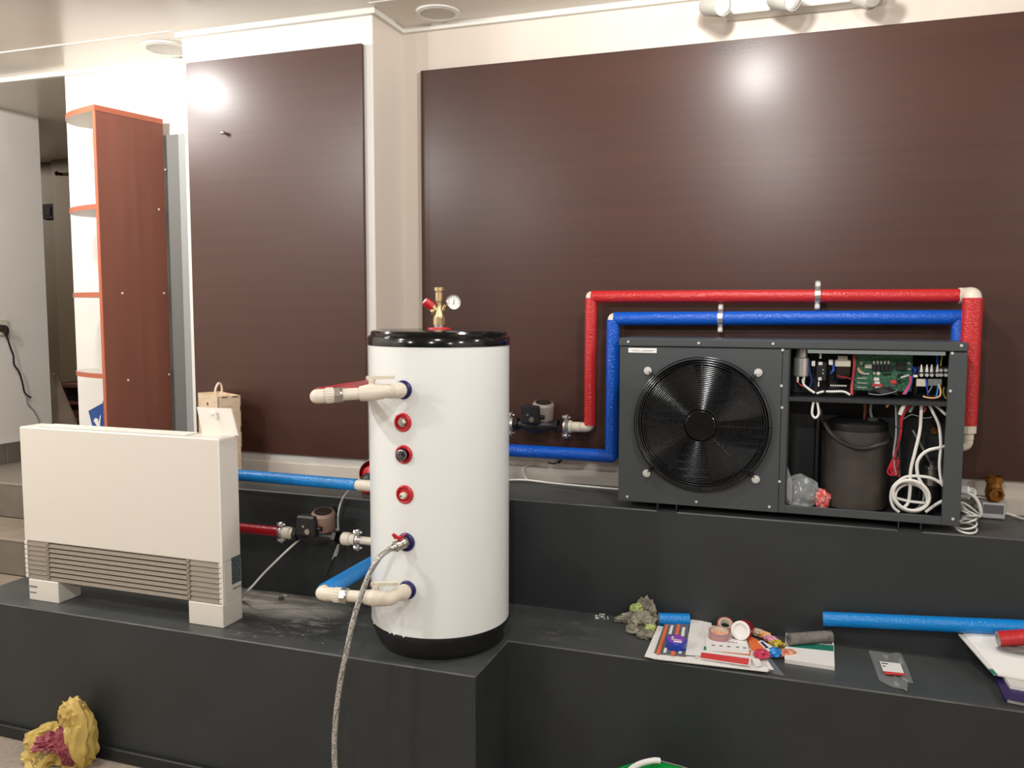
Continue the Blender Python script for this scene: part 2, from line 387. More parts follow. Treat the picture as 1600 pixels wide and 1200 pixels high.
upp = stepped([(-2.80, 2.556), (-1.0, 2.556), (-1.0, 2.731), (3.4, 2.731), (3.4, 3.06), (-1.53, 3.06), (-1.53, 2.82), (-2.80, 2.82)], ZL, ZU, 'platform')
upp['kind'] = 'structure'
MB().box((-2.80, 2.119, 0), (-0.834, 2.135, 0.045), bev=0.004).box((-0.85, 2.135, 0), (-0.834, 2.394, 0.045), bev=0.004).box((-0.834, 2.394, 0), (3.4, 2.41, 0.045), bev=0.004).build('plinth', m_plinth, lowp)

# tiled stair on the left
st = struct(MB().box((-4.15, 2.2, 0), (-2.81, 2.785, 0.300)).box((-4.15, 2.795, 0), (-2.81, 3.075, 0.466)).box((-7.0, 3.085, 0), (-3.26, 4.9, 0.638)), 'stair', m_grout)
def tiles(parent, x0, x1, w, y0, y1, z0, z1, m):
    x = x0
    while x < x1-0.02:
        MB().box((x+0.002, y0, z0), (min(x+w, x1)-0.002, y1, z1), bev=0.002).build('tile', m, parent); x += w
tiles(st, -4.14, -2.82, 0.33, 2.21, 2.775, 0.300, 0.310, m_tilet)
tiles(st, -4.14, -2.82, 0.33, 2.775, 2.785, 0.312, 0.466, m_tile)
tiles(st, -4.14, -2.82, 0.33, 2.77, 3.065, 0.466, 0.476, m_tilet)
tiles(st, -4.14, -2.82, 0.33, 3.065, 3.075, 0.478, 0.638, m_tile)
tiles(st, -4.14, -2.82, 0.33, 3.062, 3.085, 0.638, 0.648, m_tilet)
bb = struct(MB().box((-4.15, 3.07, 0.648), (-4.146, 3.762, 0.765)), 'baseboard_left', m_grout)
y = 3.07+0.10
seam = P(10, 720, x=-4.14).y
ys = [3.07, seam-0.30, seam, seam+0.30, 3.762]
for q in range(4):
    y0, y1 = max(ys[q], 3.07), min(ys[q+1], 3.762)
    if y1-y0 > 0.02: MB().box((-4.146, y0+0.002, 0.65), (-4.138, y1-0.002, 0.762), bev=0.002).build('tile', m_tile, bb)
MB().box((-4.146, 3.07, 0.762), (-4.136, 3.762, 0.769)).build('top_bead', m_trim, bb)
struct(MB().box((-1.53, WB-0.012, ZU), (3.4, WB, ZU+0.055), bev=0.003), 'baseboard_back', mat('painted_skirting', (196, 188, 176), 0.6))
struct(MB().box((-2.36, WP-0.012, ZU), (-1.53, WP, ZU+0.055), bev=0.003), 'baseboard_pier', m_wall)

# dark laminate panels
sc = P(1150, 75, y=3.04)
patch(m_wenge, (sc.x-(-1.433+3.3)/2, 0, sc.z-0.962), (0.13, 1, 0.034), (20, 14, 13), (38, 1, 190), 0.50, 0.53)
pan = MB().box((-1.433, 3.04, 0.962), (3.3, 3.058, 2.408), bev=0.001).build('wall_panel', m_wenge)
tag(pan, 'large dark brown wood grain panel on the wall behind the heat pump', 'panel')
pn2 = thing('wall_panel', 'tall narrow dark brown panel on the white pier left of the tank', 'panel', (-1.943, 2.814, 0.937))
MB().box((-2.33, 2.805, 0.937), (-1.556, 2.823, 2.455), bev=0.001).build('board', m_wenge_b, pn2)
q = P(351, 208, y=2.80)
MB().cyl((q.x, 2.806, q.z), (q.x, 2.79, q.z), 0.006, 0.004, 12).ball((q.x, 2.789, q.z), 0.008, n=8).build('screw', m_zinc, pn2)

# ceiling vents
def vent(cx, cy, r, label, grooves):
    v = thing('ceiling_vent', label, 'vent', (cx, cy, ZC), 'round ceiling vents')
    pr = [(r, 0), (r*0.98, -0.006), (r*0.80, -0.010), (r*0.78, -0.006)]
    MB().lathe(pr, (cx, cy, ZC), n=40).build('frame', m_trim, v)
    MB().cyl((cx, cy, ZC-0.001), (cx, cy, ZC-0.004), r*0.78, n=40).build('backing', mat('vent_backing', (132, 126, 116) if grooves else (176, 170, 158), 0.6), v)
    n = 11
    for i in range(n):
        yy = -r*0.74+(i+0.5)*r*1.48/n; h = math.sqrt(max((r*0.77)**2-yy*yy, 0))
        MB().box((cx-h, cy+yy-r*0.038, ZC-0.008), (cx+h, cy+yy+r*0.038, ZC-0.003)).build('slat', m_trim if grooves else m_ceil, v)
c1 = P(262, 76, z=ZC-0.004); vent(c1.x, c1.y, 0.105, 'round slatted ceiling vent above the white alcove left of the pier', True)
c2 = P(684, 20, z=ZC-0.004); vent(c2.x, c2.y, 0.080, 'round ceiling vent in the corner right of the pier', False)

# track spotlight bar over the large panel
tk = thing('track_spotlight', 'white three head spotlight bar on the wall above the large panel', 'spotlight', P(1240, 4, y=3.05))
a = P(1150, 22, y=2.99); b = P(1372, 0, y=2.99); zb = a.z
MB().box((a.x-0.04, 2.985, zb), (b.x+0.02, 3.06, zb+0.055), bev=0.004).build('bar', m_trim, tk)
for (lx, ly, bx, by, fy, byy) in ((1130, 9, 1106, 8, 2.87, 2.94), (1239, 1, 1212, -4, 2.87, 2.94), (1342, -8, 1362, -3, 2.95, 2.90)):
    Lp, Bp = P(lx, ly, y=fy), P(bx, by, y=byy); d = (Lp-Bp).normalized()
    h = MB().lathe([(0.0, -0.012), (0.024, -0.01), (0.034, 0.0), (0.034, (Lp-Bp).length-0.012), (0.031, (Lp-Bp).length), (0.027, (Lp-Bp).length)], Bp, d, 28).build('spot_head', m_spot, tk)
    MB().lathe([(0.027, -0.002), (0.02, 0.003), (0.0, 0.006)], Lp, d, 24).build('lens', mat('frosted_lens', (226, 226, 222), 0.2), h)
    MB().cyl(Bp+V((0, 0.0, 0.0)), (Bp.x, 2.99, zb+0.03), 0.010, n=10).build('arm', m_trim, h)

# ================================================================== LEFT SIDE THINGS
# cherry shelf unit
fr, bk = V((-2.740, 2.756, 0)), V((-2.672, 3.060, 0)); dr = (bk-fr).normalized(); nx = V((-dr.y, dr.x, 0))     # nx points to -X side
su = thing('shelf_unit', 'tall cherry brown end shelf unit with rounded shelves by the white wall', 'shelf', (fr.x, fr.y, ZU))
def slab(p, q, th, z0, z1): return [p.to_3d()+V((0, 0, z0)), q.to_3d()+V((0, 0, z0)), q.to_3d()+nx*th+V((0, 0, z0)), p.to_3d()+nx*th+V((0, 0, z0))], V((0, 0, z1-z0))
po, ex = slab(fr+dr*0.002, bk, 0.018, ZU, 2.295); MB().prism(po, ex).build('side_panel', m_cherry, su)
po, ex = slab(fr-dr*0.0015, fr+dr*0.002, 0.018, ZU, 2.295); MB().prism(po, ex).build('edge_band', m_cherrye, su)
po, ex = slab(fr+nx*0.018+dr*0.05, fr+nx*0.018+dr*0.068, 0.060, ZU, 2.295); MB().prism(po, ex).build('back_rail', m_cherry, su)
def dshelf(z, th=0.02, over=False):
    pts = []; Lg = (bk-fr).length
    st_ = fr if not over else fr-nx*0.002-dr*0.004
    for i in range(25):
        a = math.pi*i/24; e = math.sin(a)**0.75
        pts.append(fr+nx*0.018+dr*(Lg*(0.5-0.5*math.cos(a)))+nx*(0.345*e))
    if over: pts = [fr-dr*0.004-nx*0.002]+[p if i else fr-dr*0.004+nx*0.018 for i, p in enumerate(pts)]+[bk-nx*0.002]
    pts = [V((p.x, p.y, z)) for p in pts]
    m = MB(); n = len(pts); vs = pts+[p+V((0, 0, th)) for p in pts]
    m.add(vs, [tuple(range(n-1, -1, -1)), tuple(range(n, 2*n))], 0); m.add(vs, [(i, (i+1) % n, n+(i+1) % n, n+i) for i in range(n)], 1)
    m.build('shelf', [m_melam, m_cherrye], su, sharp=40)
dshelf(2.295, 0.022, True); dshelf(1.905); dshelf(1.547); dshelf(1.21)
for (px, py) in ((258, 265), (248, 327), (191, 458), (256, 458), (273, 531), (264, 585), (200, 594)):
    # on the +X face of the panel
    d = P(px, py, z=0.0)-EYE; n = -nx; tt = ((fr-V((EYE.x, EYE.y, 0))).dot(n))/V((d.x, d.y, 0)).dot(n); h = EYE+d*tt
    MB().cyl(h-n*0.001, h+n*0.002, 0.0045, n=10).build('screw_cap', m_trim, su)
# grey board against the alcove wall
gb = thing('board', 'narrow grey board standing on the white wall between cherry shelf and dark panel', 'board', (-2.63, 3.085, ZU))
MB().box((-2.72, 3.078, ZU), (-2.604, 3.098, 2.253)).build('panel', m_gboard2, gb)
MB().box((-2.604, 3.074, ZU), (-2.566, 3.098, 2.253)).build('edge_strip', m_gboard3, gb)
# blue bag behind the shelf
bl = [P(164, 618, y=2.93), P(174, 607, y=2.93), P(178, 640, y=2.93), P(181, 672, y=2.93), P(155, 680, y=2.93), P(138, 642, y=2.93), P(160, 630, y=2.93)]
bb_ = thing('bag', 'blue gift bag with a white mark beside the cherry shelf foot', 'bag', (bl[4].x, 2.93, ZU))
zb_ = ZU
bl[3].z = zb_; bl[4].z = zb_
MB().prism(bl, (0.0, 0.06, 0)).build('bag_body', m_blue, bb_)
MB().prism([P(153, 655, y=2.927), P(149, 653, y=2.927), P(146, 657, y=2.927), P(153, 668, y=2.927), P(156, 667, y=2.927), P(157.5, 648, y=2.927), P(156, 650, y=2.927), P(154, 661, y=2.927)], (0, 0.002, 0)).build('white_mark', m_paper, bb_)
# corridor: switch, leaning sheet, rack
a, b = P(65, 319, y=4.88), P(84, 342, y=4.88)
sw = thing('wall_switch', 'dark square wall switch on the brown corridor wall', 'switch', ((a.x+b.x)/2, 4.88, b.z))
MB().box((a.x, 4.88, b.z), (b.x, 4.90, a.z), bev=0.006).build('plate', m_plug, sw)
MB().box((lerp(a, b, .2).x, 4.874, lerp(b, a, .2).z), (lerp(a, b, .8).x, 4.882, lerp(b, a, .8).z), bev=0.004).build('rocker', m_plug, sw)
hk = P(94, 272, y=4.83); hs = thing('wall_hook', 'small brown hook on the corridor wall above the switch', 'hook', hk)
MB().cyl((hk.x, 4.84, hk.z), (hk.x, 4.80, hk.z), 0.012, 0.01, 12).ball((hk.x, 4.80, hk.z), 0.016, n=8).build('knob', m_plug, hs)
sh = [P(79, 585, y=4.05), P(84, 583, y=4.1), P(118, 664, y=4.1), P(124, 690, y=4.1), P(80, 690, y=4.05)]
for q in sh[3:]: q.z = 0.648
o = MB().prism(sh, (0.0, 0.02, 0)).build('leaning_sheet', mat('dusty_plasterboard', (186, 166, 148), 0.7, var=((8, 8, 8), .3, .7), rgb2=(164, 144, 126)))
tag(o, 'dusty beige offcut sheet leaning in the dim corridor behind the left wall', 'sheet')
rk = thing('storage_rack', 'dim brown shelf rack with clutter in the corridor beside the leaning sheet', 'rack', (P(106, 640, y=4.6).x, 4.6, 0.648))
x0, x1 = P(97, 640, y=4.6).x, P(124, 640, y=4.6).x
for (py, h) in ((604, 0.02), (630, 0.02), (655, 0.02)): zz = P(105, py, y=4.6).z; MB().box((x0, 4.55, zz), (x1+0.1, 4.8, zz+h)).build('shelf', m_cherry, rk)
MB().box((x0-0.02, 4.55, 0.648), (x0, 4.8, P(105, 598, y=4.6).z)).build('upright', m_corr, rk)
MB().box((x1+0.1, 4.55, 0.648), (x1+0.12, 4.8, P(105, 598, y=4.6).z)).build('upright', m_corr, rk)
zz = P(105, 630, y=4.6).z+0.02
MB().box((x0+0.03, 4.58, zz), (x0+0.16, 4.7, zz+0.045), bev=0.005).build('tin', m_plug, rk)
zz = P(105, 655, y=4.6).z+0.02
MB().box((x0+0.02, 4.58, zz), (x0+0.2, 4.7, zz+0.05), bev=0.005).build('carton', m_cherry, rk)

# wall socket + plug + cord on the left wall
XL = -4.15
so = thing('wall_socket', 'cream double wall socket with a black plug on the left wall', 'socket', P(-6, 515, x=XL))
a, b = P(-22, 499, x=XL+0.01), P(13, 524, x=XL+0.01)
MB().box((XL, a.y, b.z), (XL+0.012, b.y, a.z), bev=0.003).build('plate', m_cream, so)
pl = P(6, 513, x=XL+0.03)
pc = thing('power_cord', 'black plug and cord hanging down the left wall beside the steps', 'cable', P(40, 628, x=XL+0.02))
MB().cyl((XL+0.0125, pl.y, pl.z), (XL+0.04, pl.y, pl.z), 0.020, 0.017, 16).ball((XL+0.04, pl.y+0.004, pl.z-0.012), 0.017, n=8, sq=(0.9, 0.9, 1.6)).build('plug', m_plug, pc)
pts = [P(px, py, x=XL+0.02) for px, py in ((6, 518), (11, 527), (17, 545), (21, 556), (22, 569), (30, 582), (35, 598), (39, 614), (48, 621))]
pts2 = [P(px, py, x=XL+0.012) for px, py in ((48, 621), (52, 630), (58, 645), (64, 658), (72, 680), (76, 700))]
MB().tube(pts, 0.0048, 8).build('cord', m_cableb, pc)
MB().tube([P(px, py, x=XL+0.008) for px, py in ((41, 615), (43, 631), (52, 641), (58, 652), (61, 660), (66, 690))], 0.0035, 6).build('thin_cord', m_cableg, pc)

# ------------------------------------------------------------------ fan coil unit
X0, X1, Y0, Y1, Z0, Z1 = -2.582, -1.745, 2.203, 2.297, 0.553, 1.091
fc = thing('fan_coil', 'low white fan coil unit with taupe louvers standing on the platform at left', 'fan coil', ((X0+X1)/2, 2.25, ZL))
zg = 0.688
MB().box((X0, Y0+0.006, Z0), (X0+0.012, Y1, zg), bev=0.002).box((X1-0.012, Y0+0.006, Z0), (X1, Y1, zg), bev=0.002).box((X0+0.0125, Y0+0.03, Z0), (X1-0.0125, Y1, zg)).box((X0, Y0, zg), (X1, Y1, Z1), bev=0.004).build('body', m_fcw, fc)
MB().box((X1-0.006, Y0-0.0012, Z0), (X1+0.0006, Y0+0.002, Z1-0.004)).build('corner_seam', m_trim, fc)
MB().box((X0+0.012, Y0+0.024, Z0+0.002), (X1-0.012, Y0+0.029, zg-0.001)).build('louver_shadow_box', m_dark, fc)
n = 8; pitch = (zg-Z0)/n; xa, xb = X0+0.105, X1-0.135
for i in range(n):
    z = Z0+i*pitch+0.002
    poly = [(X0+0.012, Y0-0.001, z), (X0+0.012, Y0+0.003, z+pitch*0.66), (X0+0.012, Y0+0.022, z+pitch*0.70), (X0+0.012, Y0+0.018, z)]
    MB().prism(poly, (X1-X0-0.024, 0, 0)).build('louver', m_taupe, fc)
    for (u0, u1) in ((X0+0.012, xa-0.008), (xb+0.008, X1-0.012)):
        MB().box((u0, Y0+0.0035, z+pitch*0.62), (u1, Y0+0.02, z+pitch*0.95)).build('end_filler', m_taupe, fc)
    for u in (xa, xb, X0+0.008, X1-0.008):
        MB().box((u-0.006, Y0-0.0022, z+pitch*0.1), (u+0.006, Y0+0.012, z+pitch*0.93), bev=0.001).build('rib_clip', m_taupe if u in (xa, xb) else m_fcw, fc)
# feet
for (u0, u1) in ((-2.566, -2.432), (-1.880, -1.745)):
    MB().box((u0, Y0-0.004, ZL), (u1, Y1, Z0), bev=0.002).build('foot', m_fcw, fc)
# top grille
g0, g1 = P(82, 664, z=Z1).x, P(297, 680, z=Z1).x
MB().box((g0, Y0+0.014, Z1-0.001), (g1, Y1-0.012, Z1+0.0006)).build('grille_tray', m_gboard, fc)
for i in range(5):
    yy = Y0+0.018+i*0.0135
    MB().box((g0+0.003, yy, Z1), (g1-0.003, yy+0.008, Z1+0.004), bev=0.001).build('top_slat', m_fcw, fc)
# open control flap and its knob
fl = [P(316, 677, y=2.285), P(372, 679, y=2.285), P(361, 638.5, y=2.30), P(307.5, 636, y=2.30)]
fl[0].z = fl[1].z = Z1
MB().prism(fl, (0.0, 0.006, 0.0)).build('control_flap', m_fcw, fc)
k = P(334, 646, y=2.29)
MB().ball((k.x, 2.289, k.z), 0.010, n=8, sq=(1.3, 0.7, 0.8)).cyl((k.x+0.006, 2.289, k.z), (k.x+0.012, 2.288, k.z-0.018), 0.005, 0.004, 10).build('flap_latch', m_trim, fc)
MB().box((P(346, 683, z=Z1).x, Y0+0.03, Z1-0.001), (X1-0.02, Y1-0.02, Z1+0.001)).build('control_recess', m_gboard, fc)
# rating plate and lettering on the side
a, b = P(361, 872, x=X1), P(377, 909, x=X1)
MB().box((X1-0.001, a.y+0.001, P(362, 914, x=X1).z), (X1+0.0012, b.y-0.002, P(361, 872, x=X1).z), bev=0.0004).build('rating_plate', m_plate, fc)
q = P(370, 917, x=X1)
text('side_lettering', 'General', 0.013, (X1+0.0008, q.y, q.z), (0, 1, 0), (0, 0, 1), m_ink, fc)
MB().box((X0+0.02, Y0-0.0046, ZL+0.025), (X0+0.05, Y0-0.0038, ZL+0.03)).box((X0+0.02, Y0-0.0046, ZL+0.045), (X0+0.055, Y0-0.0038, ZL+0.052)).build('foot_sticker', m_inkg, fc)

# plywood gift box with rope handle on the upper platform
cor = P(340, 620, y=2.62); zt = cor.z
wl, wr = P(309, 617, z=zt), P(376, 613.5, z=zt)
dl, dr2 = (wl-cor), (wr-cor); s_ = 0.105
dl = V((-0.80, 0.60, 0))*s_; dr2 = V((0.60, 0.80, 0))*s_
# keep the two faces as wide as they look: solve lengths along fixed directions
def alongs(c, dirv, px):
    lo, hi = 0.02, 0.3
    for _ in range(40):
        mid = (lo+hi)/2; p = c+dirv*mid; w = (p-EYE).dot(_f); x = 800+FPX*(p-EYE).dot(_r)/w
        if abs(x-cpx) < abs(px-cpx): lo = mid
        else: hi = mid
    return lo
cpx = 340
ul, ur = V((-0.86, 0.51, 0)), V((0.51, 0.86, 0))
la, lb = alongs(cor, ul, 309), alongs(cor, ur, 376)
c0 = V((cor.x, cor.y, 0)); gx = thing('gift_box', 'plywood gift box with rope handle standing behind the fan coil', 'box', (cor.x, cor.y, ZU))
def side(p, q, nrm): return MB().prism([p+V((0, 0, ZU)), q+V((0, 0, ZU)), q+nrm*0.004+V((0, 0, ZU)), p+nrm*0.004+V((0, 0, ZU))], (0, 0, zt-ZU))
A_, B_, C_, D_ = c0, c0+ul*la, c0+ul*la+ur*lb, c0+ur*lb
side(A_, B_, ur).build('front_board', m_ply, gx); side(A_, D_, ul).build('side_board', m_ply, gx)
side(B_, C_, -ul).build('side_board', m_ply, gx); side(D_, C_, -ur).build('back_board', m_ply, gx)
MB().prism([p+V((0, 0, zt-0.012)) for p in (A_+ul*.004+ur*.004, B_-ul*.004+ur*.004, C_-ul*.004-ur*.004, D_+ul*.004-ur*.004)], (0, 0, 0.004)).build('lid_board', m_ply, gx)
hc = c0+ul*la*0.5+V((0, 0, zt-0.035)); MB().cyl(hc-ur*0.0012, hc+ur*0.001, 0.0065, n=16).build('round_hole', m_burn, gx)
for fr_ in (0.3, 0.75):
    for zz in (zt-0.006,): 
        p = c0+ur*lb*fr_; MB().prism([p-ur*0.011-ul*0.0008+V((0, 0, zz)), p+ur*0.011-ul*0.0008+V((0, 0, zz)), p+ur*0.011-ul*0.0008+V((0, 0, zz+0.004)), p-ur*0.011-ul*0.0008+V((0, 0, zz+0.004))], ul*0.0015).build('finger_joint', m_burn, gx)
for zz in (zt-0.06, zt-0.14, zt-0.22):
    p = D_-ur*0.003; MB().prism([p-ur*0.001-ul*0.0008+V((0, 0, zz)), p+ur*0.003-ul*0.0008+V((0, 0, zz)), p+ur*0.003-ul*0.0008+V((0, 0, zz+0.022)), p-ur*0.001-ul*0.0008+V((0, 0, zz+0.022))], ul*0.0015).build('finger_joint', m_burn, gx)
hm = c0+ul*la*0.5+ur*lb*0.5
hr = [hm-ul*0.016-ur*0.02+V((0, 0, zt-0.01)), hm-ul*0.014-ur*0.018+V((0, 0, zt+0.02)), hm-ul*0.002+V((0, 0, zt+0.042)), hm+ul*0.012+ur*0.016+V((0, 0, zt+0.028)), hm+ul*0.022+ur*0.02+V((0, 0, zt-0.01))]
MB().tube(hr, 0.0042, 8).build('rope_handle', m_rope, gx)

# ================================================================== WATER TANK
TC = V((-1.0603, 2.3696, 0)); TR = 0.2131
tank = thing('water_tank', 'white cylindrical water tank with black lid and base on the platform corner', 'tank', (TC.x, TC.y, ZL))
MB().lathe([(TR-0.003, 0.545), (TR, 0.548), (TR, 1.402), (TR-0.003, 1.405)], TC, n=96).build('shell', m_white, tank)
MB().lathe([(0.0, ZL), (0.168, ZL), (0.186, ZL+0.006), (0.199, ZL+0.030), (TR-0.006, ZL+0.058), (TR+0.0015, ZL+0.070), (TR+0.0015, ZL+0.077), (TR-0.004, ZL+0.079)], TC, n=96).build('base_ring', m_blackp, tank)
MB().lathe([(TR-0.003, 1.393), (TR+0.002, 1.394), (TR+0.002, 1.416), (TR-0.001, 1.421), (TR-0.007, 1.423), (TR-0.007, 1.430), (TR-0.011, 1.436), (TR-0.022, 1.439), (TR-0.05, 1.440), (0.06, 1.440), (0.0, 1.440)], TC, n=96).build('lid', m_blackg, tank)
for ang in (-22, 4, 9, 18):
    a = math.radians(ang-24); p = TC+V((math.sin(a)*(TR+0.001), -math.cos(a)*(TR+0.001), 0.5545)); MB().ball(p, 0.0028, n=6).build('rim_drip', m_white, tank)
def tank_pt(px, py):
    d = P(px, py, y=3)-EYE; d2 = V((d.x, d.y, 0)); o = V((EYE.x, EYE.y, 0))-V((TC.x, TC.y, 0))
    A, B, Cc = d2.dot(d2), 2*d2.dot(o), o.dot(o)-TR*TR; t = (-B-math.sqrt(B*B-4*A*Cc))/2/A
    h = EYE+d*t; n = V((h.x-TC.x, h.y-TC.y, 0)).normalized(); return h, n
ports = [(630, 609, m_navy), (629.5, 660, m_redp), (631, 710, m_redp), (632.5, 772.5, m_redp), (634.5, 847, m_navy), (636.5, 921.5, m_navy)]
pp = []
for px, py, m in ports:
    h, n = tank_pt(px, py); pp.append((h, n))
    h0 = h-n*0.004
    c = MB().lathe([(0.021, 0.004), (0.0205, 0.009), (0.0235, 0.010), (0.0265, 0.008), (0.0275, 0.002), (0.0275, 0.0)], h0, n, 32)
    c.lathe([(0.021, 0.004), (0.015, 0.0045), (0.0, 0.005)], h0, n, 32).build('port_collar', m, tank)
h, n = pp[1]; MB().cyl(h-n*0.001, h+n*0.005, 0.014, n=6).lathe([(0.0, 0.012), (0.009, 0.0118), (0.0115, 0.010), (0.0115, 0.004)], h, n, 6).build('hex_plug', m_nickel, tank)
h, n = pp[2]; MB().lathe([(0.017, -0.001), (0.018, 0.012), (0.0165, 0.02), (0.010, 0.0225), (0.0, 0.021)], h, n, 24).build('chrome_plug', mat('dark_chrome', (120, 118, 124), 0.15, metal=1.0), tank)
h, n = pp[3]; MB().lathe([(0.0095, -0.001), (0.0095, 0.014), (0.007, 0.017), (0.0, 0.017)], h-V((0, 0, 0.002)), n, 20).build('white_probe', m_cream, tank)
MB().cyl(h+n*0.016-V((0.003, 0, 0.002)), h+n*0.019-V((0.003, 0, 0.002)), 0.0022, n=8).build('probe_tip', m_ink, tank)
# port at the left flank, seen edge-on
a = math.radians(-97); n = V((math.sin(a), -math.cos(a), 0)); zz = P(577, 910, y=2.37).z
MB().lathe([(0.016, 0.002), (0.026, 0.008), (0.0275, 0.002), (0.0275, -0.002)], V((TC.x, TC.y, zz))+n*TR, n, 32).build('port_collar', m_navy, tank)
MB().lathe([(0.036, 0.0), (0.034, 0.006), (0.015, 0.008)], (TC.x, TC.y, 1.4385), n=32).build('top_collar', m_redp, tank)

# safety valve set on the lid
sg = thing('safety_valve', 'brass safety valve set with red cap and gauge on top of the tank', 'valve', (TC.x, TC.y, 1.44))
c = V((TC.x, TC.y, 0)); z = 1.444
MB().cyl(c+V((0, 0, z-0.004)), c+V((0, 0, z+0.012)), 0.0155, n=24).build('threaded_nipple', m_nickel, sg)
MB().cyl(c+V((0, 0, z+0.010)), c+V((0, 0, z+0.030)), 0.0185, n=8).lathe([(0.0165, z+0.030), (0.0165, z+0.036), (0.013, z+0.050), (0.0125, z+0.062), (0.010, z+0.068), (0.0, z+0.068)], c, n=20).build('body', m_brass, sg)
MB().cyl(c+V((0, 0, z+0.066)), c+V((0, 0, z+0.078)), 0.009, n=6).lathe([(0.009, z+0.078), (0.0115, z+0.080), (0.0115, z+0.106), (0.0095, z+0.108), (0.0095, z+0.111), (0.0145, z+0.112), (0.0145, z+0.121), (0.012, z+0.123), (0.0, z+0.123)], c, n=20).build('air_vent', m_brass, sg)
def cam_dir(rx, ux): return (V((_r.x, _r.y, 0)).normalized()*rx+V((0, 0, 1))*ux).normalized()
Rr = V((_r.x, _r.y, 0)).normalized(); Ff = V((_f.x, _f.y, 0)).normalized()
j = c+V((0, 0, z+0.046)); d = (-Rr*0.75+V((0, 0, 0.62))-Ff*0.25).normalized()
MB().cyl(j+d*0.004, j+d*0.026, 0.010, n=16).lathe([(0.0125, 0.022), (0.0125, 0.029)], j, d, 16).build('valve_branch', m_brass, sg)
MB().lathe([(0.0135, 0.028), (0.0135, 0.050), (0.012, 0.056), (0.0, 0.057)], j, d, 18).build('red_cap', m_redp, sg)
MB().cyl(j+d*0.054, j+d*0.058, 0.0085, n=14).build('cap_button', m_paper, sg)
d3 = (-Rr*0.8-V((0, 0, 0.45))-Ff*0.35).normalized(); j3 = j+d*0.016
MB().cyl(j3, j3+d3*0.018, 0.009, 0.0105, n=16).build('outlet', m_brass, sg)
MB().cyl(j3+d3*0.0178, j3+d3*0.0186, 0.0075, n=14).build('outlet_hole', m_ink, sg)
d2 = (Rr*0.72+V((0, 0, 0.66))-Ff*0.1).normalized(); j2 = c+V((0, 0, z+0.044))
MB().cyl(j2+d2*0.008, j2+d2*0.030, 0.0075, n=16).cyl(j2+d2*0.022, j2+d2*0.032, 0.0095, n=6).build('gauge_branch', m_brass, sg)
g = j2+d2*0.044; gd = (-Ff+Rr*0.45+V((0, 0, 0.05))).normalized()
MB().cyl(g-gd*0.014, g+gd*0.004, 0.0105, n=20).build('gauge_stem', m_blackp, sg)
gf = g+gd*0.004+Rr*0.009+V((0, 0, 0.003))
ga = MB().lathe([(0.0, -0.004), (0.022, -0.004), (0.0235, -0.001), (0.0235, 0.007), (0.0215, 0.009), (0.0215, 0.006)], gf, gd, 36).build('gauge', m_nickel, sg)
MB().cyl(gf+gd*0.0045, gf+gd*0.0062, 0.0212, n=36).build('dial', m_gauge, ga)
up_ = V((0, 0, 1)); sd = gd.cross(up_).normalized()*-1
mk = MB()
for i in range(11):
    a = math.radians(-130+26*i); e = sd*math.sin(a)+up_*math.cos(a); w = e.cross(gd)
    mk.prism([gf+gd*0.0063+e*0.015-w*0.0007, gf+gd*0.0063+e*0.0195-w*0.0007, gf+gd*0.0063+e*0.0195+w*0.0007, gf+gd*0.0063+e*0.015+w*0.0007], gd*0.0003)
mk.build('dial_ticks', m_ink, ga)
e = (up_*0.98+sd*0.1).normalized(); w = e.cross(gd)
MB().prism([gf+gd*0.0066-e*0.006-w*0.0011, gf+gd*0.0066+e*0.014, gf+gd*0.0066-e*0.006+w*0.0011], gd*0.0004).build('needle', m_ink, ga)

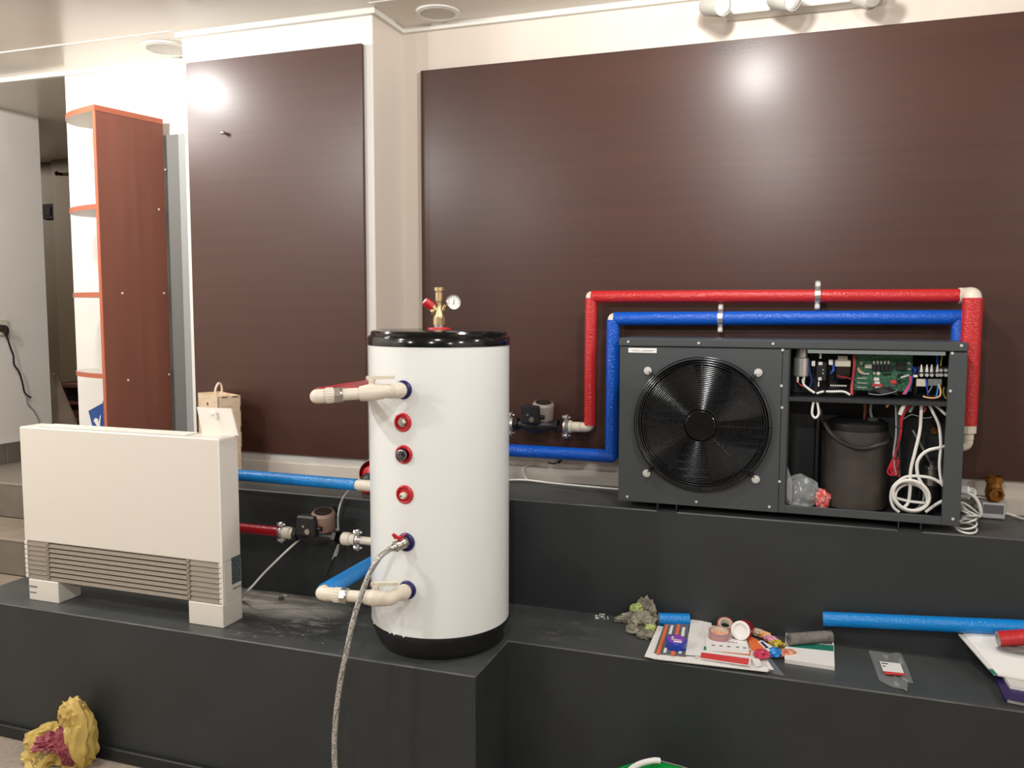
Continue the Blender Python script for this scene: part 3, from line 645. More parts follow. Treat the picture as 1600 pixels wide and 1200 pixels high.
# ------------------------------------------------------------------ white plastic valve assemblies at the tank
def ppr_valve(port, elbow_y, left_pts, label, sleeve, sleeve_len, name):
    """left_pts: px marks of the run, right to left: elbow, valve, union, tee end as (px, py, y)"""
    h, n = port
    t = thing('ball_valve', label, 'valve', (h.x, h.y, h.z))
    q = [P(*lp[:2], y=lp[2]) for lp in left_pts]
    MB().cyl(h+n*0.001, h+n*0.016, 0.0205, n=28).lathe([(0.0205, 0.014), (0.022, 0.015), (0.022, 0.021), (0.019, 0.022)], h, n, 8).build('threaded_nut', m_nickel, t)
    ax = (q[1]-q[0]).normalized()
    MB().tube([h+n*0.018, h+n*0.036, h+n*0.052+ax*0.008, q[0], lerp(q[0], q[1], 0.5)], 0.0198, 20, k=8).lathe([(0.0225, 0.018), (0.0225, 0.034), (0.0198, 0.036)], h, n, 24).build('elbow', m_ppr, t)
    L01 = (q[1]-q[0]).length
    bod = MB().lathe([(0.0198, -0.002), (0.0215, 0.0), (0.0218, 0.012), (0.0228, 0.016), (0.0248, 0.03), (0.0228, 0.046), (0.0218, 0.05), (0.0205, 0.062), (0.0185, 0.0635)], q[0]+ax*0.010, ax, 28).build('valve_body', m_ppr, t)
    s0 = q[0]+ax*0.040
    sb = MB().lathe([(0.009, 0.018), (0.0085, 0.03), (0.0105, 0.031), (0.0105, 0.036), (0.006, 0.038), (0.0, 0.038)], s0, (0, 0, 1), 16)
    hd = (Rr*1.0+V((0, 0, 0.02))).normalized(); hb = s0+V((0, 0, 0.036))
    sd_ = hd.cross(V((0, 0, 1)))
    sb.build('valve_stem', m_ppr, t)
    MB().prism([hb-hd*0.014-sd_*0.009, hb+hd*0.062-sd_*0.0075, hb+hd*0.064+sd_*0.0075, hb-hd*0.014+sd_*0.009], V((0, 0, 0.009))).build('valve_handle', m_cream, t)
    ax2 = (q[3]-q[1]).normalized()
    u = q[2]
    MB().cyl(q[0]+ax*0.07, u+ax2*0.0, 0.0165, n=24).build('spigot', m_ppr, t)
    MB().cyl(u-ax2*0.008, u+ax2*0.008, 0.0225, n=6).lathe([(0.019, -0.014), (0.0205, -0.012), (0.0205, -0.008)], u, ax2, 20).build('union_nut', m_nickel, t)
    e = q[3]; Ly = V((0, 1, 0))
    MB().lathe([(0.0195, 0.008), (0.0205, 0.010), (0.0205, 0.03), (0.0195, 0.032)], u, ax2, 28).cyl(u+ax2*0.030, e-ax2*0.016, 0.0195, n=24).build('adapter', m_ppr, t)
    rb = MB()
    for i in range(18):
        a = 2*math.pi*i/18; d_, uu, ww = basis(ax2); rr = uu*math.cos(a)+ww*math.sin(a)
        rb.cyl(u+ax2*0.012+rr*0.0203, u+ax2*0.03+rr*0.0203, 0.0014, n=5)
    ro = rb.build('grip_ribs', m_ppr, t)
    MB().tube([e-ax2*0.03, e-ax2*0.008, e+ax2*0.004+Ly*0.006, e+ax2*0.006+Ly*0.028], 0.0198, 20).build('elbow', m_ppr, t)
    s = e+ax2*0.006+Ly*0.020
    MB().lathe([(0.0215, 0.0), (0.0238, 0.0005), (0.0238, sleeve_len), (0.0, sleeve_len+0.0005)], s, Ly, 28).build('sleeve', sleeve, t)
    return t, s+Ly*sleeve_len
ppr_valve(pp[0], 2.09, ((604, 611, 2.075), (568, 614.5, 2.05), (527, 617, 2.01), (496, 619.5, 1.985)), 'upper white plastic ball valve on the tank feeding a red sleeved pipe', m_redind, 0.60, 'u')
ppr_valve(pp[5], 2.09, ((608, 935.5, 2.085), (572, 933, 2.08), (538, 930.5, 2.075), (504, 927.5, 2.07)), 'lower white plastic ball valve on the tank feeding a light blue sleeved pipe', m_bluel, 0.42, 'l')

# ------------------------------------------------------------------ braided drain hose
h, n = pp[4]
dh = thing('drain_hose', 'braided steel hose hanging from the red handled drain valve of the tank', 'hose', h)
w = (n*0.75-Rr*0.55-V((0, 0, 0.22))).normalized()
MB().cyl(h, h+n*0.012, 0.017, n=6).lathe([(0.012, 0.0), (0.0155, 0.004), (0.0155, 0.014), (0.0125, 0.016), (0.0125, 0.022), (0.016, 0.023), (0.016, 0.032), (0.011, 0.034), (0.011, 0.04)], h+n*0.006, w, 20).build('drain_valve', m_nickel, dh)
hb = h+n*0.006+w*0.018+V((0, 0, 0.019))
MB().cyl(hb-V((0, 0, 0.008)), hb, 0.005, n=10).prism([hb-Rr*0.006, hb+Rr*0.006, hb+Rr*0.018+V((0, 0, 0.012)), hb+Rr*0.013+V((0, 0, 0.014)), hb+V((0, 0, 0.005)), hb-Rr*0.016+V((0, 0, 0.016)), hb-Rr*0.022+V((0, 0, 0.012)), hb-Rr*0.014], -Ff*0.008).build('butterfly_handle', m_redp, dh)
hs_ = h+n*0.006+w*0.038
MB().cyl(hs_, hs_+w*0.016, 0.0095, 0.0085, n=16).build('hose_ferrule', m_nickel, dh)
m_braid = mat('steel_braid', (204, 200, 192), 0.35, metal=0.35, var=((220, 220, 220), 0.42, 0.60), rgb2=(132, 128, 122))
pts = [hs_+w*0.012, P(594, 870, y=2.055), P(578, 895, y=2.035), P(566, 925, y=2.02), P(553, 965, y=2.00), P(542, 1015, y=1.985), P(531, 1070, y=1.975), P(524, 1130, y=1.965), P(522.5, 1170, y=1.955), P(524, 1215, y=1.94), P(527, 1255, y=1.90)]
pts.append(V((pts[-1].x+0.02, 1.84, 0.02))); pts.append(V((pts[-1].x+0.08, 1.72, 0.009)))
MB().tube(pts, 0.0078, 12, k=10).build('braided_hose', m_braid, dh)
path = spline(pts, 10)
st_ = MB()
for ph in (0, math.pi):
    helix = []
    L_ = 0
    for i in range(len(path)):
        if i: L_ += (path[i]-path[i-1]).length
        tg = (path[min(i+1, len(path)-1)]-path[max(i-1, 0)]).normalized(); d_, uu, ww = basis(tg)
        helix.append(path[i]+(uu*math.cos(ph+L_*30)+ww*math.sin(ph+L_*30))*0.0072)
    st_.tube(helix, 0.0009, 5, smooth=False)
st_.build('tracer_thread', m_cableb, dh)

# ------------------------------------------------------------------ pumps, flanges and pipe clamps
def flange(mb, c, ax, r=0.024):
    """two-bolt galvanised pump flange / clamp ring"""
    ax = V(ax); mb.lathe([(r*0.75, -0.008), (r, -0.008), (r*1.12, -0.003), (r*1.12, 0.004), (r*0.9, 0.012), (r*0.75, 0.012)], c, ax, 24)
    for s in (1, -1):
        e = V(c)+V((0, 0, s*(r+0.009)))
        mb.box((e.x-0.006, e.y-0.009, e.z-0.010), (e.x+0.008, e.y+0.009, e.z+0.010), bev=0.003)
        mb.cyl(e-ax*0.014, e+ax*0.016, 0.0045, n=10).cyl(e-ax*0.014, e-ax*0.008, 0.0085, n=6).ball(e-V((0, 0.010, 0)), 0.006, n=6)
    return mb
def pump(name, label, c, w=1.0, brown=True, lefts=True, rights=True):
    """circulation pump: c = centre of its pipe axis (axis along X)"""
    t = thing('circulation_pump', label, 'pump', c)
    X = V((1, 0, 0)); c = V(c)
    MB().lathe([(0.018, -0.075), (0.018, -0.05), (0.026, -0.03), (0.030, 0.0), (0.026, 0.03), (0.018, 0.05), (0.018, 0.075)], c, X, 24).lathe([(0.045, 0.0), (0.045, 0.028), (0.036, 0.036)], c+V((0, 0.03, 0.012)), (0, -1, 0), 28).lathe([(0.025, -0.084), (0.025, -0.070)], c, X, 6).lathe([(0.025, 0.070), (0.025, 0.084)], c, X, 6).build('volute', m_blackp, t)
    tz = c.z+0.02
    MB().lathe([(0.037, 0.0), (0.040, 0.006), (0.040, 0.066), (0.034, 0.074), (0.0, 0.074)], c+V((0.018, 0.02, 0.012)), (0.10, -0.2, 0.97), 32).build('motor_housing', mat('motor_paint', (150, 122, 106), 0.5) if brown else mat('motor_grey', (150, 140, 132), 0.45), t)
    MB().lathe([(0.030, 0.0741), (0.030, 0.0755), (0.0, 0.0756)], c+V((0.018, 0.02, 0.012)), (0.10, -0.2, 0.97), 24).build('motor_badge', m_plug, t)
    cb = MB().box((c.x-0.048, c.y-0.048, tz-0.012), (c.x+0.024, c.y-0.008, tz+0.056), bev=0.006).build('terminal_cover', m_blackp, t)
    MB().cyl((c.x-0.002, c.y-0.047, tz+0.006), (c.x-0.002, c.y-0.053, tz+0.006), 0.0095, n=18).build('speed_knob', m_nickel, cb)
    MB().cyl((c.x-0.018, c.y-0.047, tz+0.022), (c.x-0.018, c.y-0.051, tz+0.022), 0.0045, n=12).build('cover_screw', m_nickel, cb)
    MB().cyl((c.x+0.024, c.y-0.03, tz+0.014), (c.x+0.040, c.y-0.03, tz+0.014), 0.008, n=12).build('cable_gland', m_blackp, t)
    return t
# left pump, on the short red pipe from the fan coil to the tank
YP = 2.45
a, b = P(380, 830, y=YP+0.015), P(580, 842, y=YP)
cP = P(494, 837, y=YP)
pm = pump('circulation_pump', 'brown and black circulation pump between fan coil and tank', cP)
fl1, fl2 = P(440, 833, y=YP), P(559.5, 842, y=YP)
for o_ in (a, b, fl1, fl2): o_.z = cP.z
flange(MB(), fl1, (1, 0, 0), 0.017).build('flange', m_zinc, pm); flange(MB(), fl2, (1, 0, 0), 0.017).build('flange', m_zinc, pm)
MB().lathe([(0.021, 0.012), (0.021, 0.036), (0.017, 0.038), (0.017, 0.055)], fl1, (1, 0, 0), 20).build('union_socket', m_ppr, pm)
MB().lathe([(0.017, -0.06), (0.022, -0.055), (0.022, -0.03), (0.0185, -0.026), (0.0185, -0.008)], fl2, (1, 0, 0), 20).build('union_socket', m_ppr, pm)
MB().cyl(fl2+V((0.012, 0, 0)), fl2+V((0.16, 0, 0)), 0.0135, n=20).build('pipe_stub', m_ppr, pm)
rp = MB().lathe([(0.0135, 0.0), (0.0175, 0.0005), (0.0175, (fl1-a).length+0.22), (0.0135, (fl1-a).length+0.2205)], fl1-V((0.008, 0, 0)), (-1, 0, 0), 24).build('insulated_pipe', m_redind)
tag(rp, 'short dark red sleeved pipe from the fan coil to the brown pump', 'pipe')
# light blue pipe from the fan coil to the back of the tank
a, b = P(372, 742, y=2.47), P(557, 757.5, y=2.44)
bp = thing('insulated_pipe', 'light blue sleeved pipe running from the fan coil to the tank back', 'pipe', lerp(a, b, 0.5))
d = (b-a).normalized()
MB().lathe([(0.015, 0.0), (0.0195, 0.0005), (0.0195, (b-a).length+0.12), (0.015, (b-a).length+0.1205)], a-d*0.12, d, 28).build('sleeve', m_bluel, bp)
MB().lathe([(0.0165, -0.01), (0.0165, 0.006), (0.0185, 0.008), (0.0185, 0.11)], b, d, 24).build('fitting', m_ppr, bp)
# red pump head behind the tank
q = P(577, 740, y=2.66)
rh = thing('pump_head', 'red and black pump head peeking out behind the left side of the tank', 'pump', (q.x+0.012, 2.66, ZU))
q = V((q.x+0.012, 2.66, q.z))
MB().lathe([(0.0, -0.045), (0.042, -0.045), (0.047, -0.03), (0.047, 0.01)], q, (0, -1, 0.15), 28).lathe([(0.030, 0.01), (0.026, 0.024), (0.0, 0.03)], q, (0, -1, .15), 24).box((q.x-0.03, q.y-0.03, ZU), (q.x+0.03, q.y+0.03, q.z-0.03), bev=0.004).build('motor_body', m_redp, rh)
MB().ball(q+V((0.006, -0.02, -0.022)), 0.042, n=12, sq=(1, 0.8, 0.75)).build('pump_housing', m_blackp, rh)
for s in (-1, 0, 1): MB().ball(q+V((0.0+s*0.016, -0.056, -0.018+0.004*s)), 0.005, n=6).build('bolt', m_zinc, rh)

# right pump on the large panel
YW = 2.965
cR = P(838, 664, y=YW)
pr_ = pump('circulation_pump', 'grey and black circulation pump on the dark panel right of the tank', cR, brown=False)
f1, f2 = P(798, 664, y=YW), P(885, 666, y=YW)
for o_ in (f1, f2): o_.z = cR.z
flange(MB(), f1, (1, 0, 0), 0.024).build('flange', m_zinc, pr_); flange(MB(), f2, (1, 0, 0), 0.024).build('flange', m_zinc, pr_)
MB().lathe([(0.024, 0.012), (0.022, 0.02), (0.0185, 0.022), (0.0185, 0.052), (0.0150, 0.054), (0.0150, 0.075)], f2, (1, 0, 0), 24).build('reducer', m_ppr, pr_)
MB().cyl(f1-V((0.012, 0, 0)), f1-V((0.48, 0, 0)), 0.015, n=20).build('pipe_stub', m_ppr, pr_)

# ------------------------------------------------------------------ red and blue insulated runs on the wall
YR = 2.968
def run(path, r, m, t, bore, cuts=None):
    """mitred sleeve segments between the corner points"""
    for i in range(len(path)-1):
        a, b = V(path[i]), V(path[i+1]); d = (b-a).normalized(); Ln = (b-a).length
        MB().lathe([(bore, 0.0), (r, 0.0004), (r, Ln), (bore, Ln+0.0004)], a, d, 28).build('sleeve', m, t)
red = thing('insulated_pipe', 'red sleeved pipe rising over the heat pump along the dark panel', 'pipe', P(921, 665, y=YR))
r_ = 0.0215
A = P(921.5, 664, y=YR); B = P(921.5, 470, y=YR); C1 = P(928, 463.5, y=YR); C2 = P(1505, 461, y=YR)
B.x = A.x; C2.z = C1.z; cx = A.x; ctop = C1.z
MB().lathe([(0.015, 0.0), (r_, 0.0005), (r_, ctop-A.z-0.005), (0.015, ctop-A.z-0.0045)], A, (0, 0, 1), 28).build('sleeve', m_redin, red)
MB().lathe([(0.015, 0.0), (r_, 0.0005), (r_, C2.x-cx-0.002), (0.015, C2.x-cx-0.0015)], (cx+0.002, YR, ctop), (1, 0, 0), 28).build('sleeve', m_redin, red)
MB().tube([(cx, YR, ctop-0.03), (cx, YR, ctop-0.006), (cx+0.006, YR, ctop), (cx+0.03, YR, ctop)], 0.0175, 16).ball((cx+0.002, YR, ctop-0.002), 0.0212).build('elbow', m_ppr, red)
MB().tube([(cx-0.042, YR, cR.z), (cx-0.02, YR, cR.z), (cx-0.004, YR, cR.z+0.004), (cx, YR, cR.z+0.02), (cx, YR, A.z+0.03)], 0.0178, 18).build('elbow', m_ppr, red)
Yv = 2.915
Bv = P(1522, 665, y=Yv); vx = P(1515.5, 560, y=Yv).x
MB().tube([(C2.x-0.012, YR, ctop), (C2.x+0.006, YR-0.002, ctop), (vx, Yv+0.008, ctop-0.002), (vx, Yv, ctop-0.03)], 0.0248, 22).build('elbow', m_ppr, red)
MB().lathe([(0.019, 0.0), (0.0285, 0.0006), (0.0285, ctop-0.008-Bv.z), (0.019, ctop-0.0074-Bv.z)], (vx, Yv, Bv.z), (0, 0, 1), 32).build('sleeve', m_redin, red)
zz = Bv.z
MB().lathe([(0.0255, -0.024), (0.0275, -0.022), (0.0275, 0.001), (0.02, 0.002)], (vx, Yv, zz), (0, 0, 1), 10).build('union_nut', m_ppr, red)
MB().lathe([(0.0165, -0.045), (0.0185, -0.043), (0.0185, -0.024)], (vx+0.003, Yv, zz), (0, 0, 1), 20).tube([(vx+0.003, Yv, zz-0.04), (vx+0.003, Yv, zz-0.054), (vx-0.006, Yv, zz-0.064), (vx-0.035, Yv, zz-0.064)], 0.0165, 18).build('outlet_elbow', m_cream, red)

blue = thing('insulated_pipe', 'deep blue sleeved pipe framing the left and top of the heat pump', 'pipe', P(957, 712, y=YR))
rb_ = 0.0235
A = P(957.5, 712, y=YR); ctb = P(957, 498, y=YR).z; bx = P(957, 600, y=YR).x
L0 = P(795, 703.5, y=YR); zb = P(950, 712.5, y=YR).z
MB().lathe([(0.016, 0.0), (rb_, 0.0005), (rb_, 0.855), (0.016, 0.8555)], (bx+0.012, YR, zb), (-1, 0, (L0.z-zb)/(bx-L0.x)), 28).build('sleeve', m_bluein, blue)
MB().lathe([(0.016, 0.0), (rb_, 0.0005), (rb_, ctb-zb+0.004), (0.016, ctb-zb+0.0045)], (bx, YR, zb-0.008), (0, 0, 1), 28).build('sleeve', m_bluein, blue)
bxr = P(1497, 500, y=YR).x
cR2 = P(1497, 498, y=YR).z
MB().lathe([(0.016, 0.0), (rb_, 0.0005), (rb_, bxr-bx+0.006), (0.016, bxr-bx+0.0065)], (bx+0.003, YR, ctb), (bxr-bx, 0, cR2-ctb+0.004), 28).build('sleeve', m_bluein, blue)
MB().tube([(bx, YR, ctb-0.03), (bx, YR, ctb-0.006), (bx+0.006, YR, ctb), (bx+0.03, YR, ctb)], 0.0195, 16).ball((bx+0.003, YR, ctb-0.003), 0.0232).build('elbow', m_ppr, blue)
zlow = P(1509, 740, y=YR).z
MB().lathe([(0.016, 0.0), (rb_, 0.0005), (rb_, cR2-zlow-0.004), (0.016, cR2-zlow-0.0035)], (bxr+0.005, YR, zlow), (0, 0, 1), 28).build('sleeve', m_bluein, blue)
MB().cyl((bxr+0.005, YR, zlow+0.002), (bxr+0.005, YR, zlow-0.028), 0.020, n=20).build('fitting', m_ppr, blue)
MB().lathe([(0.017, 0.0), (0.019, 0.001), (0.019, 0.01), (0.012, 0.012), (0.012, 0.02)], (bxr+0.005, YR-0.02, zlow-0.045), (0, -1, 0), 20).cyl((bxr+0.005, YR, zlow-0.028), (bxr+0.005, YR, ZU), 0.012, n=16).build('drain_tee', m_nickel, blue)

def clamp(px, py, r, label):
    c = P(px, py, y=YR)
    t = thing('pipe_clamp', label, 'clamp', c, 'metal clamps on the wall pipes')
    X = V((1, 0, 0))
    MB().lathe([(r, -0.0085), (r+0.004, -0.0085), (r+0.004, 0.0085), (r, 0.0085), (r, -0.0085)], c, X, 32).build('ring', m_zinc, t)
    for s in (1, -1):
        e = c+V((0, 0, s*(r+0.014)))
        b_ = MB().box((e.x-0.0085, e.y-0.010, e.z-0.013), (e.x+0.0085, e.y+0.010, e.z+0.013), bev=0.004).build('ear', m_zinc, t)
        MB().cyl((e.x, e.y-0.016, e.z), (e.x, e.y+0.014, e.z), 0.0042, n=10).cyl((e.x, e.y-0.017, e.z), (e.x, e.y-0.010, e.z), 0.0072, n=12).build('screw', m_bolt, b_)
    MB().cyl((c.x, c.y+r, c.z), (c.x, 3.041, c.z), 0.005, n=10).build('stud', m_zinc, t)
clamp(1277.5, 461.5, 0.0215, 'metal clamp holding the red horizontal pipe above the heat pump')
clamp(1126, 497.5, 0.0235, 'metal clamp holding the blue horizontal pipe above the heat pump')

# ================================================================== HEAT PUMP
HY = 2.73                                   # front plane
hx0, hx1, hz0, hz1 = -0.579, 0.432, 0.873, 1.409
hp = thing('heat_pump', 'dark grey air heat pump unit with fan grille and opened service side', 'heat pump', ((hx0+hx1)/2, 2.84, ZU))
def H(px, py, y=HY): return P(px, py, y=y)
DY = 2.943                                  # back plane
fcx, fcz, fR = -0.313, 1.139, 0.209
mid = -0.075
# sheet metal cabinet: bottom tray, back frame, right side
zt_ = 1.383
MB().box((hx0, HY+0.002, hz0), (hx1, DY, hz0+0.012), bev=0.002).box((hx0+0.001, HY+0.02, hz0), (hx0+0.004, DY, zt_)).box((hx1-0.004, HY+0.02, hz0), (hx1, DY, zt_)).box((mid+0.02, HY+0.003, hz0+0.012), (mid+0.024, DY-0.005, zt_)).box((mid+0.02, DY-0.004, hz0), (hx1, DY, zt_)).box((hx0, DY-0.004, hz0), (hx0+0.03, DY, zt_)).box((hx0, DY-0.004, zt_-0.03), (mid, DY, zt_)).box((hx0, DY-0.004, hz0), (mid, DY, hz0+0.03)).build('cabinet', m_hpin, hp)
# top lid
MB().box((hx0-0.004, HY-0.004, zt_), (hx1, DY, hz1), bev=0.003).build('top_lid', m_hp, hp)
# front panel with round opening
def ringpanel(x0, x1, z0, z1, cx, cz, R, y, th):
    n = 96; vs = []; out = []
    for k, yy in enumerate((y, y+th)):
        for i in range(n):
            a = 2*math.pi*i/n; ca, sa = math.cos(a), math.sin(a)
            vs.append((cx+R*ca, yy, cz+R*sa))
        for i in range(n):
            a = 2*math.pi*i/n; ca, sa = math.cos(a), math.sin(a)
            ts = []
            if ca > 1e-9: ts.append((x1-cx)/ca)
            if ca < -1e-9: ts.append((x0-cx)/ca)
            if sa > 1e-9: ts.append((z1-cz)/sa)
            if sa < -1e-9: ts.append((z0-cz)/sa)
            t = min(ts); vs.append((cx+t*ca, yy, cz+t*sa))
    for crn in ((x0, z0), (x1, z0), (x1, z1), (x0, z1)):   # snap nearest outline vertex to each corner
        for base in (n, 3*n):
            j = min(range(n), key=lambda i: (vs[base+i][0]-crn[0])**2+(vs[base+i][2]-crn[1])**2)
            vs[base+j] = (crn[0], vs[base+j][1], crn[1])
    fs = []
    for i in range(n):
        j = (i+1) % n
        fs += [(i, j, n+j, n+i), (2*n+i, 3*n+i, 3*n+j, 2*n+j), (i, 2*n+i, 2*n+j, j), (n+i, n+j, 3*n+j, 3*n+i)]
    return MB().add(vs, fs)
ringpanel(hx0, mid, hz0, zt_-0.002, fcx, fcz, fR-0.003, HY, 0.02).build('front_panel', m_hp, hp)
# frame of the opened service side
zr = 0.897
MB().box((mid+0.0015, HY, hz0), (mid+0.020, HY+0.02, zt_-0.002), bev=0.001).build('centre_post', m_hp, hp)
pxr = H(1477, 700).x
MB().box((pxr, HY, hz0), (hx1, HY+0.02, zt_-0.002), bev=0.001).build('corner_post', m_hp, hp)
MB().box((mid+0.020, HY+0.0005, hz0), (pxr, HY+0.012, zr), bev=0.001).build('bottom_rail', m_hp, hp)
# feet
for x in (-0.418, 0.300):
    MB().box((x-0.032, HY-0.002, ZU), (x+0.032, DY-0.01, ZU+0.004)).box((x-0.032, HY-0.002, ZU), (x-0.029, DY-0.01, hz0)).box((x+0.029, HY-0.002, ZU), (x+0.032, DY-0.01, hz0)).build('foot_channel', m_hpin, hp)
# shroud, coil, motor, fan
MB().lathe([(fR, 0.0), (fR-0.004, 0.004), (fR-0.010, 0.03), (fR-0.010, 0.075), (fR-0.002, 0.09)], (fcx, HY+0.004, fcz), (0, 1, 0), 72).build('fan_shroud', m_blackp, hp)
MB().box((hx0+0.008, 2.912, hz0+0.02), (mid+0.015, 2.937, zt_-0.01)).build('coil_core', m_coil, hp)
ct = MB()
for i in range(20):
    z = hz0+0.035+i*0.0245; ct.cyl((hx0+0.01, 2.909, z), (mid+0.012, 2.909, z), 0.0038, n=6)
o = ct.build('coil_tubes', mat('coil_tube', (70, 86, 98), 0.35, metal=0.6), hp); o['kind'] = 'stuff'
fan = MB().lathe([(0.0, -0.006), (0.030, -0.006), (0.046, 0.0), (0.050, 0.012), (0.050, 0.06), (0.0, 0.06)], (fcx, HY+0.028, fcz), (0, 1, 0), 40).build('fan', m_blade, hp)
for b_ in range(4):
    a0 = math.radians(25+b_*90); vs = []; nr, na = 7, 8
    for i in range(nr):
        r = 0.046+(fR-0.020-0.046)*i/(nr-1)
        half = math.radians(17+10*(i/(nr-1)))
        for j in range(na):
            s = j/(na-1)*2-1; a = a0+half*s+0.22*(i/(nr-1))**1.5
            vs.append((fcx+r*math.cos(a), HY+0.056+s*0.022*(1-0.2*i/nr)-0.008*(1-s*s), fcz+r*math.sin(a)))
    fs = [(i*na+j, i*na+j+1, (i+1)*na+j+1, (i+1)*na+j) for i in range(nr-1) for j in range(na-1)]
    n0 = len(vs); vs += [(x, y+0.002, z) for x, y, z in vs]; fs += [tuple(k+n0 for k in f[::-1]) for f in fs]
    MB().add(vs, fs).build('blade', m_blade, fan)
# wire guard: concentric rings on radial wires, domed towards the viewer
gr = MB()
def gy(r): return HY-0.012-0.030*math.sqrt(max(0.0, 1-(r/0.215)**2))
radii = [0.2135, 0.2065, 0.1995, 0.1925]+[0.1845-0.0057*i for i in range(24)]
for r in radii: gr.torus((fcx, gy(r), fcz), (0, 1, 0), r, 0.00135 if r < 0.19 else 0.0017, 72, 5)
guard = gr.build('guard_rings', m_grille, hp); guard['kind'] = 'stuff'
for i in range(8):
    a = math.radians(i*45); ca, sa = math.cos(a), math.sin(a)
    MB().tube([(fcx+r*ca, gy(r)+0.0026, fcz+r*sa) for r in (0.048, 0.075, 0.10, 0.125, 0.15, 0.175, 0.195, 0.215)], 0.0016, 6, k=3).build('guard_spoke', m_grille, hp)
MB().lathe([(0.0, -0.003), (0.044, -0.002), (0.050, 0.003), (0.052, 0.006), (0.048, 0.008)], (fcx, gy(0.04)-0.001, fcz), (0, 1, 0), 40).build('guard_hub', m_blackg, hp)
for px, py in ((1012.5, 579), (1185, 582), (1010.5, 739), (1181, 748.5)):
    q = H(px, py); d = V((fcx-q.x, 0, fcz-q.z)).normalized(); w = V((-d.z, 0, d.x))
    e = q+d*0.042
    br = MB().tube([(q.x, HY-0.003, q.z)]+[tuple(q+d*k+V((0, -0.004-0.25*k, 0))) for k in (0.012, 0.03)], 0.0022, 6, k=3)
    br.prism([q-w*0.007-d*0.004+V((0, -0.001, 0)), q+w*0.007-d*0.004+V((0, -0.001, 0)), q+w*0.007+d*0.030+V((0, -0.004, 0)), q-w*0.007+d*0.030+V((0, -0.004, 0))], (0, 0.002, 0)).build('guard_bracket', m_blackp, hp)
    MB().cyl((q.x, HY-0.002, q.z), (q.x, HY-0.0065, q.z), 0.0125, n=24).cyl((q.x, HY-0.006, q.z), (q.x, HY-0.013, q.z), 0.0065, n=6).build('washer_bolt', m_bolt, hp)
for px, py in ((982, 534), (1092, 536), (1208, 537), (1502, 540), (1488, 552), (1485, 611), (980, 776), (1088, 784), (1202, 792), (1223, 547), (1221, 603), (1222, 637), (1218, 752.5), (1489, 811)):
    q = H(px, py); f_ = HY if not (py < 542 and px != 1488) else HY-0.004
    MB().cyl((q.x, f_+0.001, q.z), (q.x, f_-0.0025, q.z), 0.0048, 0.0036, n=12).build('screw', m_bolt, hp)
# sticker
a, b = H(982, 543.5), H(1026, 551.5)
stk = MB().box((a.x, HY-0.0008, b.z), (b.x, HY+0.0005, a.z)).build('sticker', m_paper, hp)
MB().box((a.x+0.008, HY-0.0011, a.z-0.0075), (a.x+0.034, HY-0.0007, a.z-0.006)).box((a.x+0.046, HY-0.0011, a.z-0.0075), (b.x-0.005, HY-0.0007, a.z-0.006)).box((a.x+0.014, HY-0.0011, a.z-0.011), (b.x-0.014, HY-0.0007, a.z-0.0098)).build('sticker_print', m_inkg, stk)

# ---- electrical compartment
EZ0 = H(1350, 625).z; EX0, EX1 = mid+0.022, pxr+0.012
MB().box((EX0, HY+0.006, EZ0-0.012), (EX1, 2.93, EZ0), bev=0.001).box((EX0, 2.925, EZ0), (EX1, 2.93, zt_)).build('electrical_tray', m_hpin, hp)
a, b = H(1262, 546), H(1478, 555.5); MB().box((a.x, HY+0.004, H(1370, 554).z), (b.x, HY+0.012, zt_-0.001), bev=0.001).build('upper_lip', m_lip, hp)
YE = 2.80
def E_(px, py, y=YE): return P(px, py, y=y)
c = E_(1252, 570); r = 0.0225
cz0, cz1 = E_(1252, 588).z, zt_-0.002
MB().lathe([(0.0, 0.0), (r*0.9, 0.0), (r, 0.003), (r, (cz1-cz0)*0.66), (r*0.78, (cz1-cz0)*0.70), (r*0.78, cz1-cz0), (0.0, cz1-cz0)], (c.x, YE, cz0), (0, 0, 1), 28).build('capacitor', m_alu, hp)
for s in (-1, 1): MB().cyl((c.x+s*0.009, YE-0.012, cz0), (c.x+s*0.009, YE-0.012, cz0-0.018), 0.0042, 0.003, 10).build('terminal_boot', m_paper, hp)
def wire(pts, m, r=0.0024, name='wire', n=7): return MB().tube(pts, r, n).build(name, m, hp)
wire([E_(1246, 594, 2.788), E_(1249, 600, 2.786), E_(1255, 604, 2.785)], m_cabler, 0.002)
wire([E_(1254, 592, 2.788), E_(1256, 601, 2.785), E_(1264, 608, 2.78), E_(1273, 614, 2.775)], m_cablew, 0.0038)
wire([E_(1264, 572), E_(1266, 585), E_(1268, 595), E_(1266, 603), E_(1262, 607)], m_cablebl)
wire([E_(1262, 560), E_(1265, 566), E_(1263, 575)], m_cablebl)
wire([E_(1276, 615, 2.775), E_(1286, 612, 2.775), E_(1300, 612, 2.775), E_(1318, 612, 2.775), E_(1328, 617, 2.775)], m_cablew, 0.0036)
q = E_(1289, 612.5, 2.774); MB().cyl(q-V((0.003, 0, 0)), q+V((0.003, 0, 0)), 0.005, n=10).build('cable_tie', m_cableb, hp)
# relay
a, b = E_(1276, 565), E_(1291, 595)
rl = MB().box((a.x, YE-0.01, b.z), (b.x, YE+0.05, a.z), bev=0.002).build('relay', m_chip, hp)
for (px, py, w_, h_) in ((1271, 568, .010, .016), (1282, 568, .012, .010), (1282, 556, .006, .016), (1281, 592, .010, .010), (1279, 600, .004, .016), (1286, 578, .004, .004), (1286, 583.5, .004, .004)):
    q = E_(px, py, YE-0.012); MB().box((q.x-w_/2, YE-0.016, q.z-h_/2), (q.x+w_/2, YE-0.009, q.z+h_/2), bev=0.001).build('terminal_tab', m_paper, rl)
